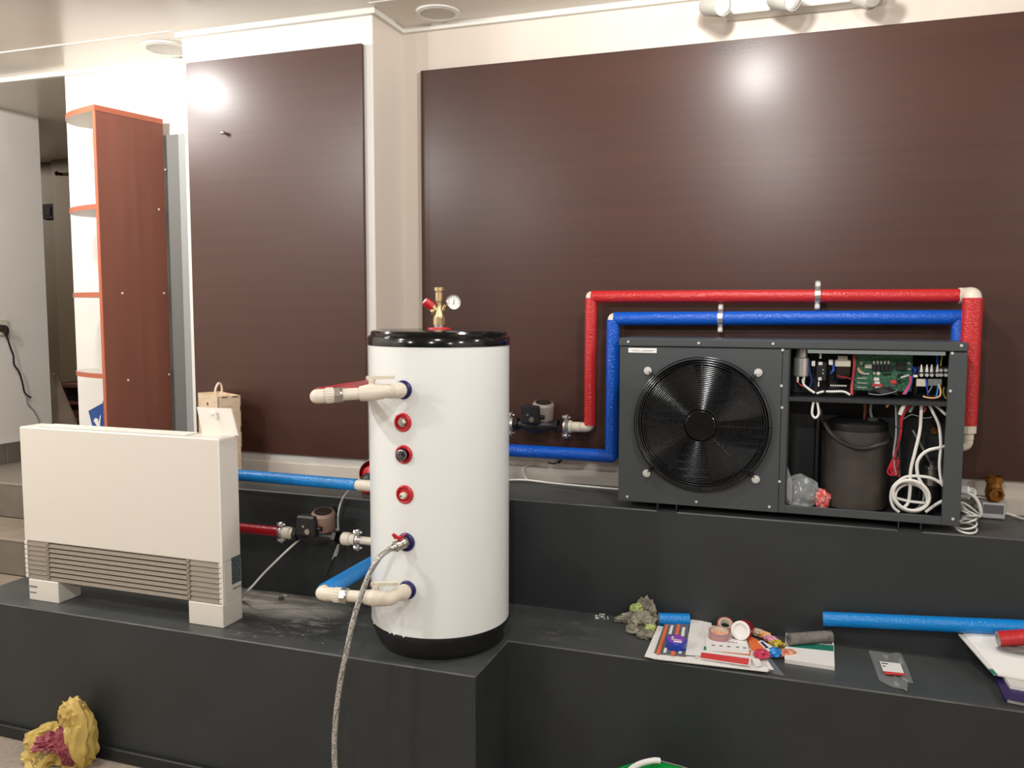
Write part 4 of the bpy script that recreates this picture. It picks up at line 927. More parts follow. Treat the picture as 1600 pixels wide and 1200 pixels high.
# transformer
a, b = E_(1305, 562), E_(1329, 572)
tf = MB().box((a.x, YE-0.01, b.z-0.002), (b.x, YE+0.03, a.z), bev=0.002).build('transformer', m_cream, hp)
a2, b2 = E_(1307, 573), E_(1328, 588)
MB().box((a2.x, YE-0.004, b2.z), (b2.x, YE+0.03, a2.z), bev=0.002).build('core', m_plug, tf)
MB().box((E_(1309, 555).x, YE, a.z-0.002), (E_(1325, 555).x, YE+0.02, E_(1315, 556).z), bev=0.002).build('bobbin', m_cream, tf)
q = E_(1298, 566); MB().box((q.x-.006, YE-.008, q.z-.008), (q.x+.006, YE+.004, q.z+.008), bev=.001).build('connector', m_paper, hp)
wire([E_(1300, 570), E_(1303, 578), E_(1297, 584)], m_cablebl, 0.003); wire([E_(1302, 563), E_(1303, 572), E_(1300, 582)], m_cablebl, 0.003)
wire([E_(1308, 587, 2.785), E_(1316, 589, 2.782), E_(1324, 590, 2.782), E_(1330, 593, 2.782)], m_cabler, 0.0022)
wire([E_(1307, 590, 2.785), E_(1317, 591.5, 2.782), E_(1330, 590, 2.782)], m_cableb, 0.002)
for k in (0, 1, 2): wire([E_(1333+k*1.2, 554, 2.795), E_(1334+k, 570, 2.79), E_(1332+k*0.8, 590, 2.79), E_(1330+k, 605, 2.785), E_(1330+k, 617, 2.78)], m_cabler, 0.0022)
a, b = E_(1297, 600.5), E_(1323, 604)
tb = MB().box((a.x, YE-0.004, b.z), (b.x, YE+0.01, a.z)).build('terminal_strip', m_chip, hp)
for i in range(8):
    x = a.x+(b.x-a.x)*(i+0.5)/8; MB().cyl((x, YE-0.004, (a.z+b.z)/2), (x, YE-0.009, (a.z+b.z)/2), 0.0028, n=8).build('strip_screw', m_bolt, tb)
# circuit board
YB = 2.83
a, b = P(1336, 552, y=YB), P(1424, 612, y=YB)
pb = MB().box((a.x, YB, b.z), (b.x, YB+0.003, a.z+0.012)).build('circuit_board', m_pcb, hp)
def comp(x0, y0, x1, y1, dep, m, nm): 
    p, q = P(x0, y0, y=YB), P(x1, y1, y=YB); MB().box((p.x, YB-dep, q.z), (q.x, YB+0.001, p.z), bev=0.0008).build(nm, m, pb)
for i in range(5): comp(1363+i*6.2, 571, 1368.2+i*6.2, 579, 0.016, m_chip, 'board_relay')
for i in range(5): comp(1364+i*5.6, 563.5, 1366.8+i*5.6, 568.5, 0.012, m_cream, 'spade_terminal')
comp(1351, 569, 1362, 575.5, 0.008, m_cream, 'board_connector'); comp(1343.5, 565.5, 1347.5, 569.5, 0.006, m_cream, 'board_connector')
comp(1400, 566, 1415, 578, 0.016, m_chip, 'board_relay'); comp(1391.5, 593, 1400, 599.5, 0.010, m_redpr, 'red_module'); comp(1391.5, 600, 1399, 604, 0.008, m_greyp, 'board_chip')
comp(1339, 590, 1355, 592, 0.004, m_cream, 'pin_header'); comp(1339, 597.5, 1355, 599.5, 0.004, m_cream, 'pin_header'); comp(1339, 604.5, 1355, 606.5, 0.004, m_cream, 'pin_header')
comp(1380, 583, 1392, 586, 0.008, m_chip, 'board_chip'); comp(1403, 584, 1411, 589, 0.008, m_chip, 'board_chip'); comp(1404, 593, 1406.5, 599, 0.008, m_chip, 'board_chip')
comp(1417, 566, 1422, 569, 0.008, m_cream, 'board_connector'); comp(1418, 575.5, 1423, 578, 0.008, m_cream, 'board_connector')
comp(1364.5, 581, 1367, 585, 0.012, m_cream, 'board_connector')
q = P(1371.8, 583, y=YB); MB().cyl((q.x, YB, q.z), (q.x, YB-0.014, q.z), 0.0055, n=14).build('board_capacitor', m_cream, pb)
for (px, py, m) in ((1369, 592, m_paper), (1370, 598, m_paper), (1366.5, 601, m_redpr), (1374, 601.5, m_redpr), (1371, 604.5, m_paper), (1371, 609, m_redpr)):
    q = P(px, py, y=YB); MB().box((q.x-.0075, YB-.02, q.z-.005), (q.x+.0075, YB, q.z+.005), bev=.001).build('wire_plug', m, pb)
wire([P(1340, 576, y=YB-.006), P(1344, 582, y=YB-.014), P(1350, 584, y=YB-.012), P(1358, 584, y=YB-.008)], m_cablew, 0.0024); wire([P(1341, 574, y=YB-.006), P(1345, 580, y=YB-.016), P(1350, 582.5, y=YB-.014)], m_cableo, 0.0022)
for k in range(7):
    s = k*1.9; wire([P(1356+s, 613-k*0.3, y=2.80), P(1370+s*0.7, 607+k*1.4, y=2.792), P(1388+s*0.3, 606+k*1.3, y=2.79), P(1400+s*0.2, 612+k*0.9, y=2.795), P(1404, 619, y=2.80)], m_cableb if k % 3 else m_cabley if False else m_cableb, 0.0021)
wire([P(1357, 615, y=2.79), P(1375, 617, y=2.785), P(1396, 613, y=2.785), P(1402, 609, y=2.79)], m_cableg, 0.0016)
for k in range(4): wire([P(1421+k*1.5, 588, y=2.80), P(1422+k*0.8, 598, y=2.792), P(1416+k*1.5, 608, y=2.79), P(1411+k*1.4, 616, y=2.79)], m_cablep if k < 3 else m_cablebl, 0.0021)
wire([P(1408, 590, y=2.80), P(1414, 588, y=2.795), P(1420, 586, y=2.80)], m_cablew, 0.003)
q = P(1430.5, 587.5, y=2.80); MB().box((q.x-.006, 2.795, q.z-.004), (q.x+.006, 2.81, q.z+.004), bev=.001).build('connector', m_paper, hp)
for k in range(3): wire([P(1426+k*1.6, 574, y=2.80), P(1429+k*1.2, 578, y=2.792), P(1427+k, 583, y=2.80)], m_cablebl, 0.0024)
# mains terminal block
a, b = P(1433, 580, y=YE), P(1482, 588, y=YE)
tm = MB().box((a.x, YE-0.006, b.z), (b.x, YE+0.03, a.z+0.016), bev=0.002).build('terminal_block', m_chip, hp)
for i, px in enumerate((1439.5, 1448, 1455.5, 1464.5, 1470, 1477.5)):
    q = P(px, 586, y=YE-0.006); MB().cyl((q.x, YE-0.006, q.z), (q.x, YE-0.012, q.z), 0.0052, n=12).build('block_screw', m_bolt, tm)
    if i < 4:
        q = P(px, 576, y=YE-0.006); MB().cyl((q.x, YE-0.01, q.z-0.010), (q.x, YE-0.008, q.z+0.012), 0.0048, 0.0018, 10).build('terminal_boot', m_paper, tm)
    q = P(px, 578.5, y=YE-0.006); 
    if i >= 4: MB().cyl((q.x, YE-0.006, q.z), (q.x, YE-0.012, q.z), 0.0048, n=12).build('block_screw', m_bolt, tm)
for (x0, x1, m) in ((1432, 1446.5, m_cream), (1450, 1458, m_cableg), (1458.5, 1471.5, m_lip)):
    p, q = P(x0, 592, y=YE-0.01), P(x1, 604 if x0 < 1440 else 603, y=YE-0.01); MB().box((p.x, YE-0.012, q.z), (q.x, YE-0.004, p.z), bev=.001).build('wire_label', m, hp)
wire([P(1447, 592, y=2.786), P(1448.5, 606, y=2.784), P(1450, 617, y=2.784)], m_cablebl, 0.0022); wire([P(1458, 600, y=2.786), P(1454, 608, y=2.784), P(1450, 614, y=2.784)], m_cableg, 0.0016)
wire([P(1466, 600, y=2.786), P(1465, 610, y=2.784), P(1463, 621, y=2.784)], mat('sky_wire', (20, 130, 190), 0.4), 0.0024)
wire([P(1467, 600, y=2.784), P(1470, 612, y=2.78), P(1467, 620, y=2.778), P(1455, 622, y=2.776), P(1442, 619.5, y=2.776)], m_cableo, 0.0026)
wire([P(1465, 570, y=2.80), P(1464.5, 560, y=2.80), P(1465, 552, y=2.80)], m_cablebl, 0.0036); wire([P(1470, 572, y=2.80), P(1471, 562, y=2.80), P(1473, 553, y=2.80)], m_cabley, 0.0022)
wire([P(1475, 605, y=2.79), P(1474, 614, y=2.79), P(1478, 623, y=2.79)], m_cabley, 0.0016)
q = P(1231.5, 557, y=2.79); MB().torus(q, (0, 1, 0), 0.005, 0.0016, 14, 6).build('grommet', m_cream, hp)

# ---- compressor bay
YC = 2.846
cc = P(1337, 720, y=YC); cr = abs(P(1389, 720, y=YC).x-P(1287, 720, y=YC).x)/2*0.985
zbot, ztop = hz0+0.02, P(1337, 678, y=YC-cr).z
zc2 = P(1337, 668, y=YC-cr).z
co = MB().lathe([(0.0, zbot), (cr, zbot), (cr, ztop), (cr-0.006, ztop+0.004)], (cc.x, YC, 0), n=56).build('compressor', m_comp, hp)
MB().lathe([(cr-0.006, ztop), (cr-0.004, ztop+0.004), (cr-0.004, zc2+0.006), (cr-0.02, zc2+0.016), (0.0, zc2+0.018)], (cc.x, YC, 0), n=56).build('compressor_cap', m_blackp, co)
MB().cyl((P(1363, 660, y=YC).x, YC-0.03, zc2), (P(1363, 660, y=YC).x, YC-0.03, P(1363, 650, y=YC).z), 0.018, n=20).build('terminal_cap', m_hpin, co)
MB().tube([P(1352, 668, y=YC), P(1351, 655, y=YC), P(1352, 640, y=YC), P(1351, 630, y=YC)], 0.007, 10).build('suction_pipe', mat('copper_pipe', (112, 64, 50), 0.35, metal=0.7), co)
wire([P(1362, 652, y=YC-.03), P(1360, 640, y=YC-.04), P(1362, 628, y=YC-.04)], m_cableg, 0.004)
wire([P(1281, 638, y=2.80), P(1284, 652, y=2.79), P(1296, 674, y=2.752), P(1312, 689, y=2.744), P(1335, 699, y=2.741), P(1358, 700, y=2.744), P(1382, 692, y=2.755), P(1391, 686, y=2.80)], m_cableb, 0.0068, 'thick_cable', 10)
wire([P(1273, 622, y=2.745), P(1270, 634, y=2.745), P(1269, 647, y=2.745), P(1274, 653, y=2.745), P(1279, 647, y=2.745), P(1278, 634, y=2.745), P(1275, 622, y=2.745)], m_cablew, 0.0036, 'white_loop')
# bay cables
YZ = 2.77
Z_ = lambda px, py, y=YZ: P(px, py, y=y)
wire([Z_(1440, 628), Z_(1439, 650), Z_(1437, 675), Z_(1430, 705), Z_(1423, 735), Z_(1422, 765), Z_(1419, 785), Z_(1412, 793)], m_cablew, 0.0048, 'grey_white_cable')
wire([Z_(1450, 628), Z_(1458, 645), Z_(1467, 665), Z_(1470, 695), Z_(1468, 725), Z_(1470, 748), Z_(1474, 760)], m_cablew, 0.0042, 'white_cable')
wire([Z_(1452, 628), Z_(1465, 636), Z_(1478, 648), Z_(1490, 655, 2.80)], m_cablew, 0.0042, 'white_cable')
wire([Z_(1484, 694, 2.79), Z_(1470, 699), Z_(1452, 703), Z_(1440, 711), Z_(1433, 724), Z_(1434, 742), Z_(1440, 755), Z_(1447, 765)], m_cablew, 0.0050, 'white_cable')
wire([Z_(1474, 758), Z_(1458, 748), Z_(1436, 744), Z_(1416, 745), Z_(1404, 752), Z_(1395, 762), Z_(1392, 778), Z_(1396, 792), Z_(1405, 800)], m_cablew, 0.0046, 'white_cable')
def loop(cx, cy, rx, ry, y, m, r, t0=0, tilt=0.0, nm='cable_coil'):
    pts = []
    for i in range(20):
        a = 2*math.pi*i/20; x = rx*math.cos(a); yy = ry*math.sin(a)
        pts.append(P(cx+x*math.cos(tilt)-yy*math.sin(tilt), cy+x*math.sin(tilt)+yy*math.cos(tilt), y=y+0.008*math.sin(a+t0)))
    return MB().tube(pts, r, 8, k=3, closed=True).build(nm, m, hp)
loop(1424, 774, 29, 23, 2.752, m_cablew, 0.0046, 0, 0.35); loop(1422, 776, 28, 22, 2.764, m_cablew, 0.0042, 1.5, 0.5); loop(1424, 777, 25, 20, 2.776, m_cablew, 0.0040, 3, 0.2); loop(1420, 774, 24, 24, 2.786, m_cableg, 0.0034, 3, 0.2)
wire([Z_(1446, 800, 2.76), Z_(1460, 790), Z_(1474, 782), Z_(1486, 778, 2.79)], m_cablew, 0.0048, 'white_cable')
wire([Z_(1400, 778), Z_(1420, 783), Z_(1446, 786)], m_cablew, 0.0042, 'white_cable')
for k in range(3):
    o_ = k*2.3
    wire([Z_(1420+o_*2, 626), Z_(1412+o_, 640), Z_(1407+o_*0.6, 655), Z_(1406+o_*0.5, 672), Z_(1403+o_*0.4, 690), Z_(1397+o_*0.4, 712), Z_(1390+o_, 728), Z_(1387+o_*2.5, 738), Z_(1394+o_*1.5, 742), Z_(1398+o_, 728), Z_(1401+o_, 714)], m_cabler, 0.0026)
    wire([Z_(1399+o_*1.5, 626), Z_(1400+o_, 650), Z_(1400+o_, 680), Z_(1396+o_*2, 712), Z_(1400+o_*1.3, 742)], m_cableb if k else m_cableg, 0.0028)
wire([Z_(1404, 735), Z_(1406, 742), Z_(1404, 745)], m_cabler, 0.0026)
wire([Z_(1412, 640), Z_(1422, 634), Z_(1436, 631), Z_(1445, 636), Z_(1444, 643), Z_(1436, 645)], m_cabler, 0.0024)
wire([Z_(1406, 648, 2.755), Z_(1411, 636, 2.755), Z_(1416, 628, 2.755)], m_cablew, 0.0062, 'white_cable')
wire([Z_(1421, 644), Z_(1427, 633), Z_(1430, 627)], m_cableg, 0.0048); wire([Z_(1385, 636), Z_(1390, 629), Z_(1394, 626)], m_cableo, 0.0036)
wire([Z_(1411, 655), Z_(1425, 648), Z_(1443, 653), Z_(1456, 652)], m_cableg, 0.0012)
for py in (667, 715): q = Z_(1405 if py < 700 else 1399, py, 2.768); MB().torus(q, (0.15, 0, 1), 0.011, 0.0016, 16, 6).build('cable_tie', m_cableb, hp)
wire([Z_(1426, 672, 2.83), Z_(1436, 690, 2.83), Z_(1448, 712, 2.83), Z_(1456, 726, 2.85)], m_cableg, 0.0034)
q = P(1456, 732, y=2.86)
sv = MB().lathe([(0.0, -0.06), (0.020, -0.06), (0.020, -0.018), (0.016, -0.016), (0.016, -0.002), (0.021, 0.0), (0.021, 0.006), (0.010, 0.008), (0.009, 0.022), (0.0, 0.023)], q, (0, 0, 1), 24).build('pressure_sensor', m_nickel, hp)
MB().cyl((q.x, 2.86, q.z-0.05), (q.x, 2.86, hz0+0.01), 0.028, n=24).build('valve_block', m_blackp, hp)
q = P(1460, 673, y=2.925); MB().cyl((q.x, 2.939, q.z), (q.x, 2.925, q.z), 0.011, n=14).build('port_nut', m_brassd, hp)
q = P(1289, 750, y=2.83); MB().cyl((P(1288, 700, y=2.86).x-0.022, 2.86, hz0+0.012), (P(1288, 700, y=2.86).x-0.022, 2.86, EZ0-0.02), 0.009, n=12).build('riser_pipe', m_blackp, hp)
for px, py in ((1326, 788), (1320, 793)):
    q = P(px, py, z=hz0+0.012); MB().lathe([(0.011, 0.0), (0.011, 0.003), (0.005, 0.004), (0.005, 0.010), (0.0, 0.010)], (q.x, q.y, hz0+0.012), n=12).build('mount_bolt', m_bolt, hp)

# plastic bag with red paper stuffed in the bay opening
q = P(1255, 765, y=2.785)
pbag = thing('plastic_bag', 'crumpled clear plastic bag with red print inside the opened heat pump', 'bag', (q.x, 2.785, hz0+0.012))
MB().crumple((q.x-0.012, 2.785, hz0+0.012+0.045), (0.052, 0.035, 0.05), 7, 0.4, 1.8, 3, floor=hz0+0.013).build('film_body', m_film, pbag)
a = [P(1225, 718, y=2.742), P(1229, 726, y=2.742), P(1237, 748, y=2.744), P(1238, 770, y=2.745), P(1236, 786, y=2.745), P(1222, 766, y=2.742), P(1222, 742, y=2.742)]
MB().prism(a, (0.0, 0.004, 0)).build('film_flap', m_film, pbag)
q2 = P(1283, 780, y=2.785)
MB().crumple((q2.x, 2.785, hz0+0.012+0.026), (0.024, 0.02, 0.03), 3, 0.5, 2.2, 3, floor=hz0+0.013).build('red_paper', mat('red_speckled_film', (206, 72, 72), 0.35, var=((120, 120, 120), .45, .55), rgb2=(226, 150, 146)), pbag)

# ------------------------------------------------------------------ beside the heat pump
mv = P(1551, 812, z=ZU)
mz = thing('motor_valve', 'brass motor valve with silver actuator box right of the heat pump', 'valve', mv)
w2 = 0.036; yf = mv.y; 
p0 = P(1534, 790, y=yf); p1 = P(1571.5, 790, y=yf); ztp = P(1552, 786, y=yf).z
MB().box((p0.x, yf, ZU+0.002), (p1.x, yf+0.06, ztp), bev=0.004).build('actuator_box', mat('brushed_actuator', (205, 205, 206), 0.28, metal=0.25), mz)
MB().box((p0.x+0.005, yf-0.0008, ztp-0.034), (p1.x-0.005, yf+0.001, ztp-0.006), bev=0.0005).build('dark_band', m_greyp, mz)
bc = V(((p0.x+p1.x)/2+0.004, yf+0.032, ztp+0.03))
MB().lathe([(0.018, -0.03), (0.022, -0.02), (0.026, 0.0), (0.022, 0.02), (0.022, 0.05)], bc, (0, 0, 1), 24).lathe([(0.022, 0.048), (0.0255, 0.046), (0.0255, 0.030)], bc, (0, 0, 1), 8).build('valve_body', m_brassd, mz)
MB().lathe([(0.018, 0.012), (0.022, 0.024), (0.022, 0.040), (0.014, 0.040), (0.012, 0.028), (0.0, 0.028)], bc+V((0, 0.006, -0.002)), (0.1, -1, -0.05), 8).build('outlet', m_brassd, mz)
MB().cyl(bc+V((-0.02, 0, -0.022)), bc+V((-0.058, 0, -0.02)), 0.007, n=12).build('lever', m_nickel, mz)
cw = P(1572, 802, y=yf+0.02)
tag(MB().tube([cw, P(1585, 806, z=ZU+0.008), P(1600, 811, z=ZU+0.006), P(1640, 820, z=ZU+0.006), P(1700, 832, z=ZU+0.006)], 0.0042, 8).build('cable', m_cablew), 'white cable running right from the silver actuator box', 'cable')
cq = P(1512, 815, z=ZU)
cb = thing('cable_coil', 'tangled white cable coil on the platform by the heat pump corner', 'cable', cq)
rnd = random.Random(8)
for k in range(6):
    cx_, cy_, rr = 0.458+0.003*k+rnd.uniform(-.003, .003), 2.775+0.010*k, 0.022+rnd.uniform(0, 0.006)
    pts = []
    for i in range(14):
        a = 2*math.pi*i/14; pts.append((cx_+rr*math.cos(a), cy_+rr*1.5*math.sin(a), ZU+0.006+0.007*k+(0.012+0.004*k)*(0.5+0.5*math.sin(a+k))))
    MB().tube(pts, 0.0029, 7, k=4, closed=True).build('loop', m_cablew, cb)
MB().tube([P(1500, 768, y=2.88), P(1516, 772, y=2.87), P(1527, 782, y=2.86), P(1532, 797, y=2.85), P(1531, 806, y=2.85), P(1520, 808, y=2.85), P(1508, 800, y=2.86)], 0.0052, 8).build('loop', m_cablew, cb)
for k in range(2): MB().tube([P(1506, 762, y=2.9), P(1520-k*3, 764+k*2, y=2.89), P(1524, 771+k*2, y=2.88), P(1512, 775, y=2.88)], 0.003, 7).build('loop', m_cablew, cb)
q = P(1508, 770, y=2.90); MB().lathe([(0.0, -0.018), (0.019, -0.018), (0.022, -0.008), (0.022, 0.010), (0.015, 0.014), (0.0, 0.014)], q, (1, -0.3, 0.1), 20).build('cable_gland', m_paper, cb)
# cables on the upper platform left of the heat pump and near the pump
c1_ = thing('cable', 'white twin cable lying on the upper platform between tank and heat pump', 'cable', P(880, 758, z=ZU))
for dy in (0, 0.010): MB().tube([P(790, 750, y=3.00-dy), P(822, 750, y=2.99-dy), P(860, 754.5, y=2.97-dy), P(905, 759, y=2.95-dy), P(968, 764.5, y=2.92-dy)], 0.0036, 7).build('lead', m_cablew, c1_)
MB().tube([P(823, 749, y=2.985), P(818, 742, y=3.02), P(817, 733, y=3.04), P(822, 728, y=3.045), P(835, 724, y=3.045)], 0.0026, 6).build('lead', m_cablew, c1_)
tag(MB().tube([P(873, 724, y=3.03), P(877, 720, y=3.02), P(879, 716, y=2.99), P(868, 724, y=3.0), P(857, 723, y=3.04)], 0.003, 7).build('cable', m_cableb), 'short black cable end under the blue pipe right of the tank', 'cable')
c2_ = thing('cable', 'white cable hanging behind the left pump beside the tank', 'cable', P(528, 875, y=2.52))
MB().tube([P(545, 766, y=2.50), P(536, 778, y=2.53), P(530, 795, y=2.54), P(528, 812, y=2.54), P(529, 835, y=2.54), P(529, 853, y=2.53), P(526, 865, y=2.53), P(522, 873, y=2.52)], 0.0034, 7).build('lead', m_cablew, c2_)
MB().tube([P(528, 852, y=2.525), P(524, 863, y=2.525), P(520, 874, y=2.52)], 0.0026, 6).build('lead', m_cablew, c2_)
MB().tube([P(529, 832, y=2.52), P(524, 826, y=2.51), P(520, 819, y=2.50)], 0.003, 6).build('lead', m_cablew, c2_)
tag(MB().tube([P(523, 870, y=2.515), P(519, 880, y=2.515), P(513, 890, y=2.51), P(508, 900, y=2.50)], 0.004, 7).build('cable', m_cableb), 'black cable end below the white cable left of the tank', 'cable')
tag(MB().tube([P(520, 790, y=2.47), P(526, 800, y=2.50), P(517, 815, y=2.47), P(500, 822, y=2.43)], 0.004, 7).build('cable', m_cableb), 'black pump lead curling right of the brown circulation pump', 'cable')
z3 = ZL+0.006
tag(MB().tube([P(468, 843, y=2.47), P(452, 857, y=2.44), P(432, 876, y=2.42), P(410, 898, y=2.40), P(396, 914, y=2.38), P(386, 924, y=2.37), P(376, 937, z=z3), P(366, 944, z=z3)], 0.0038, 7).build('cable', m_cablew), 'white cable slanting from the brown pump down behind the fan coil', 'cable')

# ================================================================== CLUTTER ON THE LOWER STEP
def zp(px, py, h=0.0): return P(px, py, z=ZL+h)
def sheet(pxs, h, th, m, name, label, cat='paper', group=None, parent=None, sag=None):
    pts = [zp(px, py, h) for px, py in pxs]
    mb = MB().prism(pts, (0, 0, th))
    o = mb.build(name, m, parent)
    if parent is None: tag(o, label, cat, group)
    return o
def on(parent, pxs, h, m, name, th=0.0004):
    return MB().prism([zp(px, py, h) for px, py in pxs], (0, 0, th)).build(name, m, parent)
# glove
gl = thing('work_glove', 'crumpled dirty grey work glove left of the blue foam tube', 'glove', zp(1000, 985))
g = zp(1003, 985)
MB().crumple(zp(1003, 985)+V((0, 0, 0.022)), (0.040, 0.040, 0.034), 5, 0.55, 1.9, 4, floor=ZL+0.001).crumple(zp(1009, 972)+V((0.002, 0.0, 0.036)), (0.034, 0.022, 0.040), 9, 0.5, 1.7, 4, floor=ZL+0.001, rot=-0.7).build('palm', m_glove, gl)
MB().crumple(zp(974, 972)+V((0, 0, 0.010)), (0.030, 0.014, 0.012), 2, 0.4, 1.6, 3, floor=ZL+0.001, rot=0.25).crumple(zp(985, 972)+V((0, 0, 0.018)), (0.030, 0.016, 0.014), 4, 0.4, 1.6, 3, floor=ZL+0.001, rot=0.4).build('finger', m_glove, gl)
MB().crumple(zp(990, 990)+V((0, 0, 0.014)), (0.024, 0.016, 0.014), 6, 0.45, 1.6, 3, floor=ZL+0.001, rot=-0.3).build('finger', m_glove, gl)
MB().crumple(zp(1010, 997)+V((0, 0, 0.012)), (0.026, 0.018, 0.014), 11, 0.45, 1.6, 3, floor=ZL+0.001, rot=0.6).build('finger', m_glove, gl)
MB().crumple(zp(996, 972)+V((0.0, 0.0, 0.048)), (0.024, 0.016, 0.015), 3, 0.5, 1.6, 3, tilt=-0.3).crumple(zp(1015, 993)+V((0.002, -0.004, 0.026)), (0.016, 0.014, 0.012), 8, 0.5, 1.6, 3, rot=0.9).build('lining', m_gloveg, gl)

def foam_tube(a, b, r, bore, m, label, cat='tube', inner=None):
    a, b = V(a), V(b); d = (b-a).normalized(); Ln = (b-a).length
    t = thing('foam_tube', label, cat, ((a.x+b.x)/2, (a.y+b.y)/2, min(a.z, b.z)-r))
    MB().lathe([(r-0.0012, 0.0), (r, 0.0004), (r, Ln), (r-0.0012, Ln+0.0004)], a, d, 32).build('skin', m, t)
    MB().lathe([(bore, Ln*0.5), (bore, 0.0), (r-0.0010, 0.0002), (r-0.0010, Ln-0.0002), (bore, Ln), (bore, Ln*0.5)], a, d, 28).build('foam', inner or m_foaml, t)
    return t
h = 0.0235
foam_tube(zp(1029, 968, h), zp(1077, 969, h), 0.0215, 0.013, m_bluel, 'short piece of light blue foam tube next to the glove')
ta, tb_ = P(1286, 967, y=2.706), P(1600, 981, y=2.70)
foam_tube(ta, ta+(tb_-ta)*1.5, 0.0222, 0.014, m_bluel, 'long light blue foam tube lying along the step at right')

# left heap of papers
z = 0.0
clr = sheet([(1158, 1043), (1226, 1056), (1204, 1029), (1160, 1022)], 0.0003, 0.0006, m_bagfilm, 'plastic_sleeve', 'clear plastic sleeve corner under the left paper heap', 'sleeve')
pk = thing('paper_stack', 'thick stack of white leaflets at the bottom of the left heap', 'papers', zp(1110, 1035))
rnd = random.Random(3)
base = [(1021, 1029), (1200, 1049), (1188, 1006), (1036, 985)]
for k in range(6):
    j = [(x+rnd.uniform(-3.5, 3.5), y+rnd.uniform(-1.6, 1.6)) for x, y in base]
    MB().prism([zp(px, py, 0.0012+k*0.0020) for px, py in j], (0, 0, 0.0016)).build('leaflet', m_paper if k % 2 else m_paper2, pk)
sheet([(1007, 1026), (1024, 1030), (1044, 981), (1028, 978)], 0.0132, 0.0012, m_paper, 'leaflet', 'white leaflet sticking out at the left end of the heap')
sheet([(1090, 1030), (1209, 1047), (1190, 1018), (1100, 1008)], 0.0134, 0.0014, m_paper, 'leaflet', 'broad white leaflet lowest at the front of the heap')
sheet([(1085, 1028), (1200, 1043), (1186, 1010), (1098, 1004)], 0.0150, 0.0012, m_paper2, 'leaflet', 'white leaflet under the red barred brochure')
br = sheet([(1022, 1021), (1072, 1026), (1077, 975), (1038, 976)], 0.0146, 0.003, m_greyp, 'brochure', 'grey brochure with orange stripes under the purple tape roll', 'brochure')
def q4(a, b, c, d, u0, u1, v0, v1):
    f = lambda u, v: (lerp(lerp(a+(0,), b+(0,), u), lerp(d+(0,), c+(0,), u), v).x, lerp(lerp(a+(0,), b+(0,), u), lerp(d+(0,), c+(0,), u), v).y)
    return [f(u0, v0), f(u1, v0), f(u1, v1), f(u0, v1)]
Q = ((1022, 1021), (1072, 1026), (1077, 975), (1038, 976)); hh = 0.0178
on(br, q4(*Q, 0.06, 0.17, 0, 1), hh, m_orange, 'orange_stripe'); on(br, q4(*Q, 0.52, 0.64, 0, 1), hh, m_orange, 'orange_stripe')
on(br, q4(*Q, 0.27, 0.36, 0.06, 0.22), hh, m_paper, 'white_block'); on(br, q4(*Q, 0.27, 0.38, 0.68, 0.97), hh, m_paper, 'white_block'); on(br, q4(*Q, 0.75, 0.84, 0.08, 0.28), hh, m_paper, 'white_block'); on(br, q4(*Q, 0.74, 0.86, 0.62, 0.9), hh, m_paper, 'white_block')
sheet([(1071, 1023), (1105, 1026), (1112, 974), (1080, 967)], 0.0182, 0.0012, m_paper, 'leaflet', 'white leaflet lying right of the grey striped brochure')
rb = sheet([(1094, 1029), (1172, 1041), (1176, 1016), (1098, 1008)], 0.0196, 0.002, m_paper, 'brochure', 'white brochure with red bar at the front of the heap', 'brochure')
Q = ((1094, 1029), (1172, 1041), (1176, 1016), (1098, 1008)); hh = 0.0218
on(rb, q4(*Q, 0.0, 0.96, 0.06, 0.46), hh, m_redpr, 'red_bar'); on(rb, q4(*Q, 0.03, 0.36, 0.66, 0.92), hh, m_greenp, 'green_bar'); on(rb, q4(*Q, 0.38, 0.97, 0.64, 0.98), hh, m_brownpr, 'terracotta_bar')
sheet([(1166, 1016), (1181, 1042), (1190, 1040), (1180, 1012)], 0.0198, 0.0012, m_paper, 'leaflet', 'narrow white leaflet beside the red barred brochure')
sheet([(1166, 992), (1174, 1017), (1199, 1015), (1184, 1000)], 0.0222, 0.0014, m_orange, 'flyer', 'orange flyer corner right of the white printed page', 'flyer')
en = sheet([(1184, 1003), (1201, 1019), (1208, 1011), (1190, 1001)], 0.0238, 0.0014, m_paper, 'envelope', 'small white envelope with a blue mark beside the orange flyer', 'envelope')
on(en, [(1188, 1003.5), (1197, 1013), (1201, 1012), (1191, 1002.5)], 0.0253, m_navy, 'blue_mark')
pg = sheet([(1104, 1016), (1171, 1022), (1164, 984), (1099, 976)], 0.0222, 0.0012, m_paper, 'printed_page', 'white page with dark heading under the tape rolls', 'paper')
ca, cb_ = zp(1135, 1001, 0.0236), zp(1165, 1004.5, 0.0236)
text('page_heading', 'MITSUBISHI', 0.0125, zp(1136, 1003, 0.0236), (zp(1160, 1005.5, 0.0236)-zp(1116, 1001, 0.0236)), (zp(1134, 990, .0236)-zp(1136, 1003, .0236)), m_ink, pg)
for k, x in enumerate((1112, 1124, 1136, 1150, 1161)): on(pg, [(x, 1007+k*1.0), (x+5, 1007.5+k), (x+5, 1009.5+k), (x, 1009+k)], 0.0235, m_inkg, 'print_mark', 0.0002)

